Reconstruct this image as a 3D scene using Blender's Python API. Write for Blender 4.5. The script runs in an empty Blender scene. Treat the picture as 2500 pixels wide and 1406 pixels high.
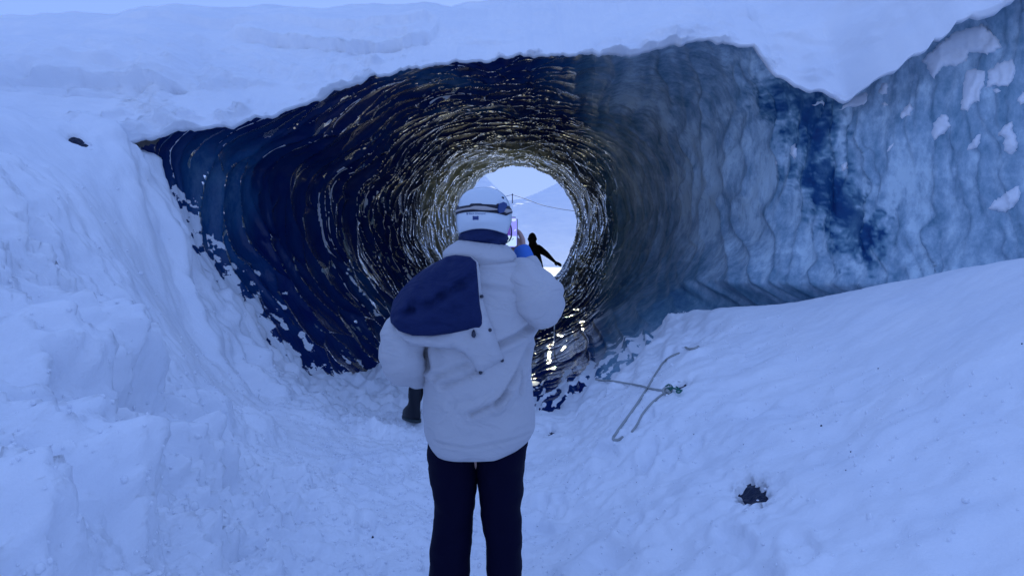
import bpy, bmesh, math, random
import numpy as np
from mathutils import Vector, Matrix, geometry
from mathutils.bvhtree import BVHTree

# ------------------------------------------------------------------ camera, world, sun
SC = bpy.context.scene
COL = SC.collection
CAMZ = 1.5
FPX = 1805.0          # focal length in pixels of the 2500 px wide photograph
CX, HY = 1250.0, 643.0   # vanishing column and horizon row of the photograph
cam_d = bpy.data.cameras.new('camera')
cam = bpy.data.objects.new('camera', cam_d)
COL.objects.link(cam)
cam.location = (0, 0, CAMZ)
cam.rotation_euler = (math.radians(90), 0, 0)
cam_d.sensor_width = 36.0
cam_d.lens = 36.0 * FPX / 2500.0
cam_d.shift_y = -(703.0 - HY) / 2500.0
cam_d.clip_start = 0.05
cam_d.clip_end = 5000
SC.camera = cam

SUN_DIR = Vector((0.022, 0.955, 0.298)).normalized()     # towards the sun: low, beyond the tunnel
SUN_EL = math.asin(SUN_DIR.z)
SUN_AZ = math.atan2(SUN_DIR.x, SUN_DIR.y)
world = bpy.data.worlds.new('World')
SC.world = world
world.use_nodes = True
wn, wl = world.node_tree.nodes, world.node_tree.links
wn.clear()
sky = wn.new('ShaderNodeTexSky'); sky.sky_type = 'NISHITA'; sky.sun_disc = False
sky.sun_elevation = SUN_EL; sky.sun_rotation = SUN_AZ
sky.air_density = 1.0; sky.dust_density = 0.3; sky.ozone_density = 3.0
tint = wn.new('ShaderNodeMix'); tint.data_type = 'RGBA'; tint.blend_type = 'MIX'
tint.inputs[0].default_value = 0.93
tint.inputs[7].default_value = (2.85, 4.55, 9.8, 1)       # even pale blue of the hazy sky
wl.new(sky.outputs[0], tint.inputs[6])
bg = wn.new('ShaderNodeBackground'); bg.inputs[1].default_value = 0.108
wl.new(tint.outputs[2], bg.inputs[0])
wo = wn.new('ShaderNodeOutputWorld'); wl.new(bg.outputs[0], wo.inputs[0])

sun_d = bpy.data.lights.new('sun', 'SUN')
sun = bpy.data.objects.new('sun', sun_d); COL.objects.link(sun)
sun_d.energy = 4.6; sun_d.angle = math.radians(0.5); sun_d.color = (1.0, 0.96, 0.62)
sun.rotation_euler = SUN_DIR.to_track_quat('Z', 'Y').to_euler()
SC.view_settings.view_transform = 'Standard'
SC.view_settings.look = 'None'
SC.view_settings.exposure = 0.0
SC.view_settings.gamma = 1.0
SC.render.engine = 'CYCLES'
SC.cycles.max_bounces = 8
SC.cycles.diffuse_bounces = 4
SC.cycles.glossy_bounces = 4

# ------------------------------------------------------------------ numeric helpers
def W(px, py, Y):
    return np.array([(px - CX) / FPX * Y, Y, CAMZ + (HY - py) / FPX * Y])

def proj(x, y, z):
    y = np.maximum(y, 0.3)
    return CX + x / y * FPX, HY - (z - CAMZ) / y * FPX

def sstep(a, b, x):
    t = np.clip((x - a) / (b - a), 0, 1)
    return t * t * (3 - 2 * t)

def _hash(i, j, k, s):
    h = (i.astype(np.uint32) * np.uint32(374761393) + j.astype(np.uint32) * np.uint32(668265263)
         + k.astype(np.uint32) * np.uint32(2147483647 - 1013) + np.uint32((s * 1274126177) & 0xffffffff))
    h ^= h >> np.uint32(13); h *= np.uint32(1274126177); h ^= h >> np.uint32(16)
    h *= np.uint32(2246822519); h ^= h >> np.uint32(15)
    return h

def noise(x, y, z=None, seed=0):
    """gradient noise, roughly -1..1"""
    if z is None:
        z = np.zeros_like(x)
    xi, yi, zi = np.floor(x), np.floor(y), np.floor(z)
    fx, fy, fz = x - xi, y - yi, z - zi
    xi, yi, zi = xi.astype(np.int64), yi.astype(np.int64), zi.astype(np.int64)
    u, v, w = [f * f * f * (f * (f * 6 - 15) + 10) for f in (fx, fy, fz)]
    out = 0
    for a in (0, 1):
        for b in (0, 1):
            for c in (0, 1):
                h = _hash(xi + a, yi + b, zi + c, seed)
                gx = (h & np.uint32(1023)).astype(float) / 511.5 - 1
                gy = ((h >> np.uint32(10)) & np.uint32(1023)).astype(float) / 511.5 - 1
                gz = ((h >> np.uint32(20)) & np.uint32(1023)).astype(float) / 511.5 - 1
                d = gx * (fx - a) + gy * (fy - b) + gz * (fz - c)
                out = out + d * (u if a else 1 - u) * (v if b else 1 - v) * (w if c else 1 - w)
    return out * 1.5

def fbm(x, y, z=None, o=4, seed=0, gain=.5):
    if z is None:
        z = np.zeros_like(x)
    s, a, f = 0, 1.0, 1.0
    for k in range(o):
        s = s + a * noise(x * f, y * f, z * f, seed + k * 7)
        a *= gain; f *= 2.03
    return s

def voronoi(x, y, seed=0, wrap=None):
    """F1, F2, cell id value and offset to the nearest point"""
    xi, yi = np.floor(x).astype(np.int64), np.floor(y).astype(np.int64)
    f1 = np.full(x.shape, 9.0); f2 = np.full(x.shape, 9.0); cid = np.zeros(x.shape)
    ox = np.zeros(x.shape); oy = np.zeros(x.shape)
    for a in (-1, 0, 1):
        for b in (-1, 0, 1):
            h = _hash(xi + a, yi + b, np.zeros_like(xi), seed)
            px = (h & np.uint32(65535)).astype(float) / 65535
            py = ((h >> np.uint32(16)) & np.uint32(65535)).astype(float) / 65535
            dx = xi + a + px - x; dy = yi + b + py - y
            d = np.sqrt(dx * dx + dy * dy)
            n = d < f1
            f2 = np.where(n, f1, np.minimum(f2, d))
            cid = np.where(n, ((h >> np.uint32(7)) & np.uint32(255)) / 255.0, cid)
            ox = np.where(n, dx, ox); oy = np.where(n, dy, oy)
            f1 = np.where(n, d, f1)
    return f1, f2, cid, ox, oy

class TPS:
    """thin plate spline z(x, y)"""
    def __init__(self, pts, smooth=0.0):
        P = np.asarray(pts, float); n = len(P)
        self.c = P[:, :2]
        d = np.linalg.norm(self.c[:, None] - self.c[None], axis=2)
        K = self._k(d) + np.eye(n) * smooth
        A = np.zeros((n + 3, n + 3)); A[:n, :n] = K
        A[:n, n] = 1; A[:n, n + 1:] = self.c; A[n, :n] = 1; A[n + 1:, :n] = self.c.T
        b = np.zeros(n + 3); b[:n] = P[:, 2]
        s = np.linalg.solve(A, b); self.w = s[:n]; self.a = s[n:]
    def _k(self, d):
        return np.where(d > 0, d * d * np.log(np.maximum(d, 1e-9)), 0)
    def __call__(self, x, y):
        sh = x.shape; x = x.ravel(); y = y.ravel()
        out = self.a[0] + self.a[1] * x + self.a[2] * y
        for (cx, cy), w in zip(self.c, self.w):
            r2 = (x - cx) ** 2 + (y - cy) ** 2
            out = out + w * 0.5 * r2 * np.log(np.maximum(r2, 1e-12))
        return out.reshape(sh)

def seg_dist(px, py, line):
    best = np.full(px.shape, 1e9)
    for (ax, ay), (bx, by) in zip(line[:-1], line[1:]):
        vx, vy = bx - ax, by - ay
        t = np.clip(((px - ax) * vx + (py - ay) * vy) / (vx * vx + vy * vy + 1e-9), 0, 1)
        best = np.minimum(best, np.hypot(px - ax - t * vx, py - ay - t * vy))
    return best

# ------------------------------------------------------------------ object helpers
def mesh_from(name, V, F, mats=(), smooth=True):
    me = bpy.data.meshes.new(name)
    me.from_pydata([tuple(v) for v in V], [], [tuple(f) for f in F])
    for m in mats: me.materials.append(m)
    if smooth: me.polygons.foreach_set('use_smooth', [True] * len(me.polygons))
    me.update()
    return me

def grid_mesh(name, X, Y, Z, mat, attrs=None, flip=False, wrap=False, keep=None):
    n, m = X.shape
    me = bpy.data.meshes.new(name)
    co = np.stack([X, Y, Z], -1).reshape(-1, 3).astype(np.float32)
    idx = np.arange(n * m).reshape(n, m)
    if wrap: idx = np.concatenate([idx, idx[:, :1]], 1)
    q = np.stack([idx[:-1, :-1], idx[:-1, 1:], idx[1:, 1:], idx[1:, :-1]], -1).reshape(-1, 4)
    if keep is not None:
        kk = keep.ravel(); q = q[kk[q].all(1)]
        used = np.zeros(n * m, bool); used[q.ravel()] = True; mp = np.cumsum(used) - 1
        q = mp[q]; co = co[used]; attrs = {k: v.ravel()[used] for k, v in (attrs or {}).items()}
    if flip: q = q[:, ::-1]
    me.vertices.add(len(co)); me.vertices.foreach_set('co', co.ravel())
    me.loops.add(q.size); me.loops.foreach_set('vertex_index', q.ravel().astype(np.int32))
    me.polygons.add(len(q)); me.polygons.foreach_set('loop_start', (np.arange(len(q)) * 4).astype(np.int32))
    me.update(calc_edges=True)
    me.polygons.foreach_set('use_smooth', np.ones(len(q), bool))
    for k, a in (attrs or {}).items():
        at = me.attributes.new(k, 'FLOAT', 'POINT')
        at.data.foreach_set('value', a.astype(np.float32).ravel())
    me.materials.append(mat)
    me.validate(); me.update()
    return me

def link(name, data, parent=None, label=None, cat=None, group=None, kind=None):
    o = bpy.data.objects.new(name, data)
    COL.objects.link(o)
    if parent is not None: o.parent = parent
    if label: o['label'] = label
    if cat: o['category'] = cat
    if group: o['group'] = group
    if kind: o['kind'] = kind
    return o

def catmull(P, n=8):
    P = [np.array(p, float) for p in P]
    Q = [2 * P[0] - P[1]] + P + [2 * P[-1] - P[-2]]
    out = []
    for i in range(1, len(Q) - 2):
        for k in range(n):
            t = k / n
            a, b, c, d = Q[i - 1], Q[i], Q[i + 1], Q[i + 2]
            out.append(.5 * ((2 * b) + (c - a) * t + (2 * a - 5 * b + 4 * c - d) * t * t + (3 * b - a - 3 * c + d) * t ** 3))
    out.append(P[-1])
    return out

def tube_geo(P, R, seg=12, V=None, F=None, squash=None, caps=True):
    """rings along path P; R radius list or (a, b) pairs"""
    V = [] if V is None else V; F = [] if F is None else F
    P = [Vector(p) for p in P]; base = len(V)
    up = Vector((0, 0, 1)); pf = None
    for i, p in enumerate(P):
        t = (P[min(i + 1, len(P) - 1)] - P[max(i - 1, 0)]).normalized()
        if pf is None:
            s = t.cross(up)
            if s.length < .2: s = t.cross(Vector((1, 0, 0)))
            s.normalize()
        else:
            s = (pf - t * pf.dot(t)).normalized()
        pf = s; u = s.cross(t).normalized()
        r = R[i] if hasattr(R, '__len__') else R
        a, b = r if hasattr(r, '__len__') else (r, r)
        for k in range(seg):
            an = 2 * math.pi * k / seg
            V.append(p + s * (a * math.cos(an)) + u * (b * math.sin(an)))
    for i in range(len(P) - 1):
        for k in range(seg):
            a = base + i * seg + k; b = base + i * seg + (k + 1) % seg
            F.append((a, b, b + seg, a + seg))
    if caps:
        F.append(tuple(base + k for k in range(seg))[::-1])
        F.append(tuple(base + (len(P) - 1) * seg + k for k in range(seg)))
    return V, F

# ------------------------------------------------------------------ material helpers
class M:
    def __init__(self, name, color=(.5, .5, .5), rough=.6, **kw):
        self.m = bpy.data.materials.new(name); self.m.use_nodes = True
        self.n = self.m.node_tree.nodes; self.l = self.m.node_tree.links
        self.b = self.n['Principled BSDF']
        self.b.inputs['Base Color'].default_value = (*color, 1)
        self.b.inputs['Roughness'].default_value = rough
        for k, v in kw.items():
            self.b.inputs[k.replace('_', ' ')].default_value = v
    def node(self, t, **kw):
        nd = self.n.new(t)
        for k, v in kw.items():
            if isinstance(k, str) and hasattr(nd, k): setattr(nd, k, v)
        return nd
    def coords(self, scale=(1, 1, 1)):
        tc = self.n.new('ShaderNodeTexCoord'); mp = self.n.new('ShaderNodeMapping')
        mp.inputs['Scale'].default_value = scale
        self.l.new(tc.outputs['Object'], mp.inputs[0]); return mp.outputs[0]
    def noise(self, scale, detail=4, rough=.55, co=None, dist=0):
        nd = self.n.new('ShaderNodeTexNoise')
        nd.inputs['Scale'].default_value = scale; nd.inputs['Detail'].default_value = detail
        nd.inputs['Roughness'].default_value = rough; nd.inputs['Distortion'].default_value = dist
        self.l.new(co if co is not None else self.coords(), nd.inputs['Vector'])
        return nd.outputs['Fac']
    def ramp(self, fac, stops):
        r = self.n.new('ShaderNodeValToRGB'); e = r.color_ramp.elements
        while len(e) < len(stops): e.new(.5)
        for i, (p, c) in enumerate(stops):
            e[i].position = p; e[i].color = (*c, 1) if len(c) == 3 else c
        self.l.new(fac, r.inputs[0]); return r.outputs[0]
    def math(self, op, a, b=None, c=None):
        nd = self.n.new('ShaderNodeMath'); nd.operation = op
        for i, v in enumerate((a, b, c)):
            if v is None: continue
            if isinstance(v, (int, float)): nd.inputs[i].default_value = v
            else: self.l.new(v, nd.inputs[i])
        return nd.outputs[0]
    def mixc(self, f, a, b):
        nd = self.n.new('ShaderNodeMix'); nd.data_type = 'RGBA'
        for i, v in ((0, f), (6, a), (7, b)):
            if isinstance(v, (int, float)): nd.inputs[i].default_value = v
            elif isinstance(v, tuple): nd.inputs[i].default_value = (*v, 1)
            else: self.l.new(v, nd.inputs[i])
        return nd.outputs[2]
    def bump(self, h, strength=.3, dist=.01, prev=None):
        b = self.n.new('ShaderNodeBump'); b.inputs['Strength'].default_value = strength
        b.inputs['Distance'].default_value = dist
        self.l.new(h, b.inputs['Height'])
        if prev is not None: self.l.new(prev, b.inputs['Normal'])
        self.l.new(b.outputs[0], self.b.inputs['Normal']); return b.outputs[0]
    def set(self, k, s): self.l.new(s, self.b.inputs[k])
    def attr(self, name):
        a = self.n.new('ShaderNodeAttribute'); a.attribute_name = name; return a.outputs['Fac']

# snow
def snow_mat(name, fine=1.0):
    s = M(name, (.86, .88, .92), .75)
    s.b.inputs['Specular IOR Level'].default_value = .25
    a = s.noise(7, 6, .6); b = s.noise(60, 3, .6); c = s.noise(1.3, 4, .6)
    s.set('Base Color', s.ramp(c, [(.3, (.80, .83, .89)), (.7, (.90, .91, .94))]))
    n1 = s.bump(a, .22 * fine, .05)
    s.bump(b, .35 * fine, .008, n1)
    return s.m
snow = snow_mat('packed_snow')
snow_far = snow_mat('far_snow', .5)

# glacier ice: 'milk' = air bubbles (0 clear, 1 white), 'silt' = olive glow of the far end painted into the colour
ice = M('glacier_ice', (.05, .1, .3), .1)
ice.b.inputs['IOR'].default_value = 1.45
milk = ice.attr('milk'); silt = ice.attr('silt')
cs = ice.coords((1, 1, .6))
n1 = ice.noise(3.2, 6, .62, cs, .4); n2 = ice.noise(12, 6, .72, ice.coords((1, 1, .55)))
mm = ice.math('ADD', milk, ice.math('MULTIPLY', ice.math('SUBTRACT', n1, .5), ice.math('MULTIPLY', .75, ice.math('ADD', milk, .15))))
mm = ice.math('ADD', mm, ice.math('MULTIPLY', ice.math('SUBTRACT', n2, .5), ice.math('MULTIPLY', 1.1, milk)))
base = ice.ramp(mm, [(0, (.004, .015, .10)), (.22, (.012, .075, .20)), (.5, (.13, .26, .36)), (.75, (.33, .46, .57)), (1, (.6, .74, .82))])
base = ice.mixc(silt, base, ice.ramp(n1, [(.3, (.12, .15, .14)), (.7, (.50, .52, .38))]))
frost = ice.attr('frost')
fn = ice.math('GREATER_THAN', ice.math('ADD', frost, ice.math('MULTIPLY', ice.math('SUBTRACT', ice.noise(24, 5, .65), .5), .9)), .5)
base = ice.mixc(fn, base, (.82, .85, .90))
ice.set('Base Color', base)
gloss = ice.math('MULTIPLY', ice.attr('gloss'), ice.math('SUBTRACT', 1, fn))
ice.set('Roughness', ice.math('ADD', ice.math('MULTIPLY', ice.math('SUBTRACT', 1, gloss),   .50), .06))
ice.set('Specular IOR Level', ice.math('ADD', ice.math('MULTIPLY', gloss, .08), .15))
# highlights painted on the scallop rims: near-white, strongly mirroring
glint_ = ice.math('GREATER_THAN', ice.math('ADD', ice.attr('glaze'), ice.math('MULTIPLY', ice.math('SUBTRACT', ice.noise(9, 4, .6), .5), .75)), .36)
glint_ = ice.math('MULTIPLY', glint_, ice.math('SUBTRACT', 1, fn))
ice.set('Metallic', ice.math('MULTIPLY', glint_, .92))
ice.set('Base Color', ice.mixc(glint_, base, (.97, .97, .96)))
ice.b.inputs['Coat Weight'].default_value = .0
nb = ice.bump(ice.noise(9, 3, .5, ice.coords((1, 2.2, 1)), .3), .35, .03)
ice.bump(ice.noise(55, 3, .6), .12, .005, nb)
ICE = ice.m
# ------------------------------------------------------------------ glacier ice: the tunnel and its flaring mouth
AX = lambda Y: CAMZ + (HY - 560.0) / FPX * Y      # height of the tunnel's axis
RF = [(0, 2.75), (15, 2.9), (24, 3.15), (30, 3.1), (37, 3.05), (48, 2.75), (60, 2.25), (75, 2.0), (90, 1.98), (105, 2.05), (120, 2.15), (143, 2.42),
      (158, 2.95), (166, 3.4), (180, 3.1), (192, 2.9), (205, 2.68), (225, 2.5), (250, 1.98), (270, 1.72), (290, 1.6), (315, 1.65), (330, 1.8), (345, 2.3), (360, 2.75)]
LIP = [(-900, 300, 4.6), (-400, 330, 5.2), (0, 332, 5.75), (200, 352, 6.2), (330, 352, 6.45), (372, 345, 6.55), (410, 322, 6.6), (540, 308, 6.8), (660, 285, 7.0), (760, 245, 7.2), (870, 205, 7.4), (1000, 165, 7.65), (1150, 150, 7.8),
       (1300, 134, 7.85), (1450, 135, 7.85), (1540, 136, 7.8), (1620, 112, 7.75), (1720, 100, 7.65), (1800, 114, 7.55), (1845, 112, 7.5), (1890, 175, 7.3), (1950, 212, 7.1), (2060, 246, 6.8), (2180, 182, 6.35), (2300, 95, 6.0),
       (2450, 20, 5.6), (2700, -120, 5.1), (3300, -300, 4.6)]
_lt = [math.degrees(math.atan2(560 - q[1], q[0] - CX)) for q in LIP]
_lr = [math.hypot(560 - q[1], q[0] - CX) / FPX * q[2] for q in LIP]
_sel = [(t, r, q[2]) for t, r, q in zip(_lt, _lr, LIP) if q[0] >= 372 and q[0] <= 1950]
def _rb(t): t = math.radians(t); return 1.95 + .05 * math.cos(2 * t + .6) + .05 * math.sin(3 * t)
RF = sorted([p for p in RF if p[0] < min(t for t, _, _ in _sel) - 2 or p[0] > max(t for t, _, _ in _sel) + 4]
            + [(t, _rb(t) + (r + .10 - _rb(t)) / ((15 - y - .1) / 7.5) ** 1.5) for t, r, y in _sel])
def radius(th, Y):
    d = np.degrees(th) % 360
    t = np.array(RF, float)
    tt = np.concatenate([t[-4:-1] - [360, 0], t, t[1:4] + [360, 0]])
    rf = 0
    for off in (-3, 0, 3): rf = rf + np.interp(d + off, tt[:, 0], tt[:, 1]) / 3
    rb = 1.95 + .05 * np.cos(2 * th + .6) + .05 * np.sin(3 * th)
    g = (np.maximum(15 - Y, 0) / 7.5) ** 1.5
    R = rb + (rf - rb) * g
    right = sstep(-75, -5, ((d + 180) % 360) - 180) * (1 - sstep(45, 80, ((d + 180) % 360) - 180))
    R = R + .36 * right * np.maximum(8 - Y, 0) ** 1.5
    R = R + (.08 * np.maximum(np.sin(th), 0) - .58 * np.maximum(-np.cos(th), 0) ** .9 * (1 - .35 * np.maximum(np.sin(th), 0)) - .10 * np.maximum(np.cos(th), 0)) * sstep(18, 22, Y) + 1.3 * sstep(22.55, 22.9, Y)
    R = R + .35 * np.maximum(7.4 - Y, 0) * (1 - sstep(-75, -45, ((d + 180) % 360) - 180)) * (np.sin(th) < -.3)
    return R

# end of the ice towards the camera, by angle (seam of the mesh lies under the floor)
YE = sorted([(-90, 6.0), (-60, 5.6), (-35, 5.0), (-20, 4.4), (0, 4.2), (12, 4.2), (20, 4.3), (24.2, 4.6), (172, 6.2), (180, 5.8), (225, 5.6), (270, 6.0)]
            + [(t, y + .2) for t, r, y in _sel if t > 25])
nth, ns = 900, 700
th = np.linspace(-np.pi / 2, 1.5 * np.pi, nth)
ye = np.interp(np.degrees(th), [a for a, _ in YE], [b for _, b in YE])
s = np.linspace(0, 1, ns)[:, None]
Yg = np.repeat(4.2 + 18.7 * (0.42 * s + .58 * s ** 2), nth, 1)
TH = np.repeat(th[None], ns, 0)
R0 = radius(TH, Yg)
# scallops: dished cells with sharp crests, drawn out round the bore
arc = TH * 2.3
wx = arc + .22 * fbm(arc * .9, Yg * .9, o=3, seed=3)
wy = Yg + .16 * fbm(arc * 1.1 + 9, Yg * 1.1, o=3, seed=5)
f1, f2, cid, ox, oy = voronoi(wx / .85, wy / .33 + .5 * np.sin(wx * 1.3), seed=11)
g1, g2, cid2, ox2, oy2 = voronoi(wx / .42 + 5, wy / .17, seed=23)
px_, py_ = proj(np.cos(TH) * R0, Yg, AX(Yg) + np.sin(TH) * R0)
rightness = sstep(-.15, .55, np.cos(TH)) * (1 - sstep(9.5, 13.5, Yg))
crest = np.clip(1 - (f2 - f1) * 2.6, 0, 1) ** 2
dish = (np.minimum(f1, .9) ** 2) * .125 + crest * .045
fine = (np.minimum(g1, .9) ** 2) * .026
amp = .55 + .6 * sstep(-.3, .5, fbm(arc * .5 + 3, Yg * .5, o=2, seed=31))
D = (dish + fine) * amp * (1 - .85 * rightness)
# long vertical flutes on the open right wall
vq = px_ / 52 + .8 * fbm(px_ / 200, py_ / 160, o=3, seed=40)
fl = np.abs(noise(vq, py_ / 330, seed=41))
fla = noise(vq * 2.3, py_ / 120, seed=46)
fl2 = noise(Yg * 8 + .6 * noise(arc * .7, Yg, seed=43), arc * .8, seed=42)
D = D + rightness * (.11 * (.6 - fl) ** 2 * 1.6 + .035 * fla * np.exp(-fl * 2) + .03 * fbm(arc * 1.4, Yg * 1.4, o=3, seed=44))
D = D + .10 * fbm(arc * .45, Yg * .3, o=3, seed=50)
R = R0 - D + .07
zt = AX(Yg) + np.sin(TH) * R
R = R + .55 * sstep(1.32, 1.15, zt) * (np.cos(TH) > .3) * sstep(9.2, 8.0, Yg) * (R * np.cos(TH) > 1.4)
XI = np.cos(TH) * R; ZI = AX(Yg) + np.sin(TH) * R
# bubbles in the ice
nz = fbm(arc * .55, Yg * .45, o=4, seed=60)
band = np.where(np.cos(TH) < 0, 1, 0)
milkv = .03 + .24 * sstep(.1, .8, nz)
milkv = milkv * (1 - .5 * sstep(10, 14, Yg))
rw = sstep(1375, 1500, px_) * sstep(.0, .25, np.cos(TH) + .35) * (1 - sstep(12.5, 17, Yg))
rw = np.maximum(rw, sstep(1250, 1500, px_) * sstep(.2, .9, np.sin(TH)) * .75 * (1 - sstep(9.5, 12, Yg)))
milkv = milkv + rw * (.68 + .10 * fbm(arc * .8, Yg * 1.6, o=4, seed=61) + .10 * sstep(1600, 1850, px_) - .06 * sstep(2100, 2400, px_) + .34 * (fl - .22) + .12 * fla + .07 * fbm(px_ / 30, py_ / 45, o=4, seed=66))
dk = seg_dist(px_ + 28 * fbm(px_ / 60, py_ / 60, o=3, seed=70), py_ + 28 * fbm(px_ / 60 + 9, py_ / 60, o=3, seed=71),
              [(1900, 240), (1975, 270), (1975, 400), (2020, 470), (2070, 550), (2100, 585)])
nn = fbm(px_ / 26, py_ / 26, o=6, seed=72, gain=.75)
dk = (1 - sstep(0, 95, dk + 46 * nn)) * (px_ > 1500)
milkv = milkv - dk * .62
low = sstep(650, 735, py_) * (1 - sstep(2100, 2350, px_)) * (px_ > 1400)  # painted shade: ice darkened towards the gap at the wall's foot
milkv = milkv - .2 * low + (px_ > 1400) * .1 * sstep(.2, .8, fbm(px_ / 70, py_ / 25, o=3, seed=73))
milkv = np.clip(milkv, 0, 1)
# snow and frost clinging where the banks meet the ice
dl = seg_dist(px_, py_, [(372, 380), (460, 520), (455, 600), (560, 700), (650, 850), (760, 930), (870, 965), (990, 1005)])
nl = noise((px_ - py_) / 20, (px_ + py_) / 90, seed=80) + .7 * fbm(px_ / 26, py_ / 26, o=4, seed=81)
wl_ = np.interp(py_, [380, 480, 600, 850, 1000], [12, 30, 75, 75, 45])
fl_l = (.85 + .75 * nl - dl / (wl_ * 1.5)) * (px_ < 1000)
dr = seg_dist(px_, py_, [(1330, 995), (1400, 925), (1480, 880), (1560, 830), (1610, 760)])
nr_ = noise((px_ + py_) / 17, (px_ - py_) / 80, seed=82) + .6 * fbm(px_ / 22, py_ / 22, o=3, seed=83)
fl_r = (.62 + .95 * nr_ - dr / 120) * (px_ > 1300) * (Yg < 8.7)
sp = (.42 + 1.0 * fbm(px_ / 16, py_ / 40, o=3, seed=84) - dl / 160 - .25) * (px_ < 700)
# thin crescent highlights painted on one flank of the scallop crests
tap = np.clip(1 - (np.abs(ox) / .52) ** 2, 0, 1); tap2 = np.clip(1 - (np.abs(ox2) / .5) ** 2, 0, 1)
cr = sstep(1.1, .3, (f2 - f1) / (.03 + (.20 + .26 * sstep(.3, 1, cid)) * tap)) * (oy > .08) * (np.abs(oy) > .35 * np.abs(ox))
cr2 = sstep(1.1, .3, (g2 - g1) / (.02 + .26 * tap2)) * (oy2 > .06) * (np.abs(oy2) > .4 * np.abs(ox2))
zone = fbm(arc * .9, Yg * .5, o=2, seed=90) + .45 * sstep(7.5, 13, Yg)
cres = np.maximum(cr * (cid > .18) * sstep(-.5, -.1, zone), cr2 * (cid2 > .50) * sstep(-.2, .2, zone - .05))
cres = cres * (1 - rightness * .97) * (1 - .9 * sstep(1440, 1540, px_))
glintv = np.clip(cres, 0, 1)
frost_glintv = np.clip(np.maximum(np.maximum(np.maximum(fl_l, fl_r), sp), cres * (cid > .8)), 0, 1)  # clinging frost, plus some crescent highlights painted white
glossv = 1 - sstep(1385, 1510, px_) * sstep(0, .3, np.cos(TH) + .3) * (1 - sstep(12, 15, Yg)) * .95
far_glowv = sstep(13.8, 18.5, Yg + 1.5 * nz) * (.35 + .65 * sstep(-.8, .4, np.sin(TH))) * (1 - .5 * sstep(.2, .8, np.cos(TH)))  # warm light near the far mouth, put into the ice colour
tube_me = grid_mesh('glacier_ice', XI, Yg, ZI, ICE, keep=Yg >= ye[None],attrs= {'milk': milkv, 'silt': far_glowv, 'frost': frost_glintv, 'gloss': glossv, 'glaze': glintv}, flip=False)
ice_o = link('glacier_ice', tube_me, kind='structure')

# ------------------------------------------------------------------ snow ground with its two banks
def w3(px, py, Y):
    v = W(px, py, Y); return (v[0], v[1], v[2])
G = []
for (px, py, Y) in [
    # left bank
    (0, 1400, 2.3), (0, 1150, 2.6), (0, 900, 3.2), (0, 700, 3.9), (0, 560, 4.4), (0, 420, 4.8), (200, 1000, 3.5), (200, 700, 4.7), (200, 520, 5.3), (200, 400, 5.8), (40, 370, 5.3),
    (300, 1200, 3.2), (350, 900, 4.6), (340, 700, 5.4), (340, 520, 6.0), (350, 385, 6.45), (420, 500, 6.75), (450, 600, 6.8), (500, 700, 6.9), (500, 900, 5.6), (470, 1150, 4.0), (700, 1000, 6.1), (560, 720, 7.0),
    (640, 850, 7.1), (760, 930, 7.3), (870, 965, 7.6), (985, 1000, 7.4), (700, 1150, 4.9), (560, 1300, 3.6), (600, 1000, 5.6), (420, 780, 5.9),
    # right bank
    (1335, 990, 6.7), (1400, 925, 7.2), (1480, 890, 7.4), (1560, 820, 7.7), (1610, 768, 7.7), (1650, 757, 7.5), (1780, 760, 7.1), (1900, 757, 6.8), (2050, 740, 6.4), (2200, 705, 5.9),
    (2350, 665, 5.4), (2500, 635, 4.9), (2800, 600, 4.4), (1400, 1150, 4.9), (1500, 1060, 5.0), (1640, 955, 5.2), (1800, 900, 5.3), (1800, 1190, 3.5), (1500, 1300, 3.6), (2100, 1000, 3.8), (2400, 900, 3.4), (2400, 1150, 2.75),
    (2400, 1400, 2.25), (2000, 1400, 2.55), (2400, 760, 4.1), (2100, 850, 4.8), (1900, 830, 5.6), (1600, 1400, 3.15)]:
    G.append(w3(px, py, Y))
for y, z in ((-5, 0), (-2, 0), (0, 0), (1.5, 0), (2.8, 0), (4.2, .0), (5.6, .03), (7, .08), (8.5, .15), (10, .24), (13, .36), (16, .46), (19, .6), (22, .76), (25, .9)):
    for x in (-.55, .3):
        G.append((x, y, z))
for y in (9, 11, 14, 18, 22):
    zz = float(AX(y)) - 1.65
    G += [(-1.2, y, zz + .1), (1.2, y, zz + .1), (-2.6, y, zz - .2), (2.6, y, zz - .2), (-6, y, zz), (6, y, zz)]
G += [(1.9, 8.6, .55), (2.6, 8.2, .45), (3.3, 7.4, .5), (3.9, 6.4, .8), (4.6, 5.5, 1.0), (5.2, 5.2, 1.2), (2.3, 7.9, .6), (3.0, 7.2, .7), (3.6, 6.3, .95)]
G += [(-3, 8.2, .8), (-3.8, 7.6, 1.6), (-4.6, 6.6, 2.4), (-5.5, 6.0, 2.9)]
for y in (-5, -2, 1):
    G += [(-2.0, y, .7), (-3.5, y, 1.7), (-7, y, 3.3), (-13, y, 4.5), (1.4, y, .5), (3, y, 1.3), (6, y, 2.3), (12, y, 3.3)]
G += [(-7, 4.5, 3.2), (-13, 5, 4.6), (-13, 12, 3), (-13, 22, 2), (6.5, 4.0, 2.3), (13, 5, 3), (13, 12, 2), (13, 22, 2)]
gt = TPS(G, .004)
ledgesL = []
_r = random.Random(77); PRINTS = [(_r.gauss(-.12, .42), _r.uniform(1.6, 8.0), _r.gauss(0, .35)) for _ in range(44)]
PRINTS += [(_r.uniform(-1.5, -.6), _r.uniform(2.5, 5.5), _r.gauss(.4, .4)) for _ in range(8)] + [(_r.uniform(.5, 1.1), _r.uniform(2.6, 5.5), _r.gauss(-.4, .4)) for _ in range(7)]
def ground_base(x, y):
    return gt(x, y)
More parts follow.
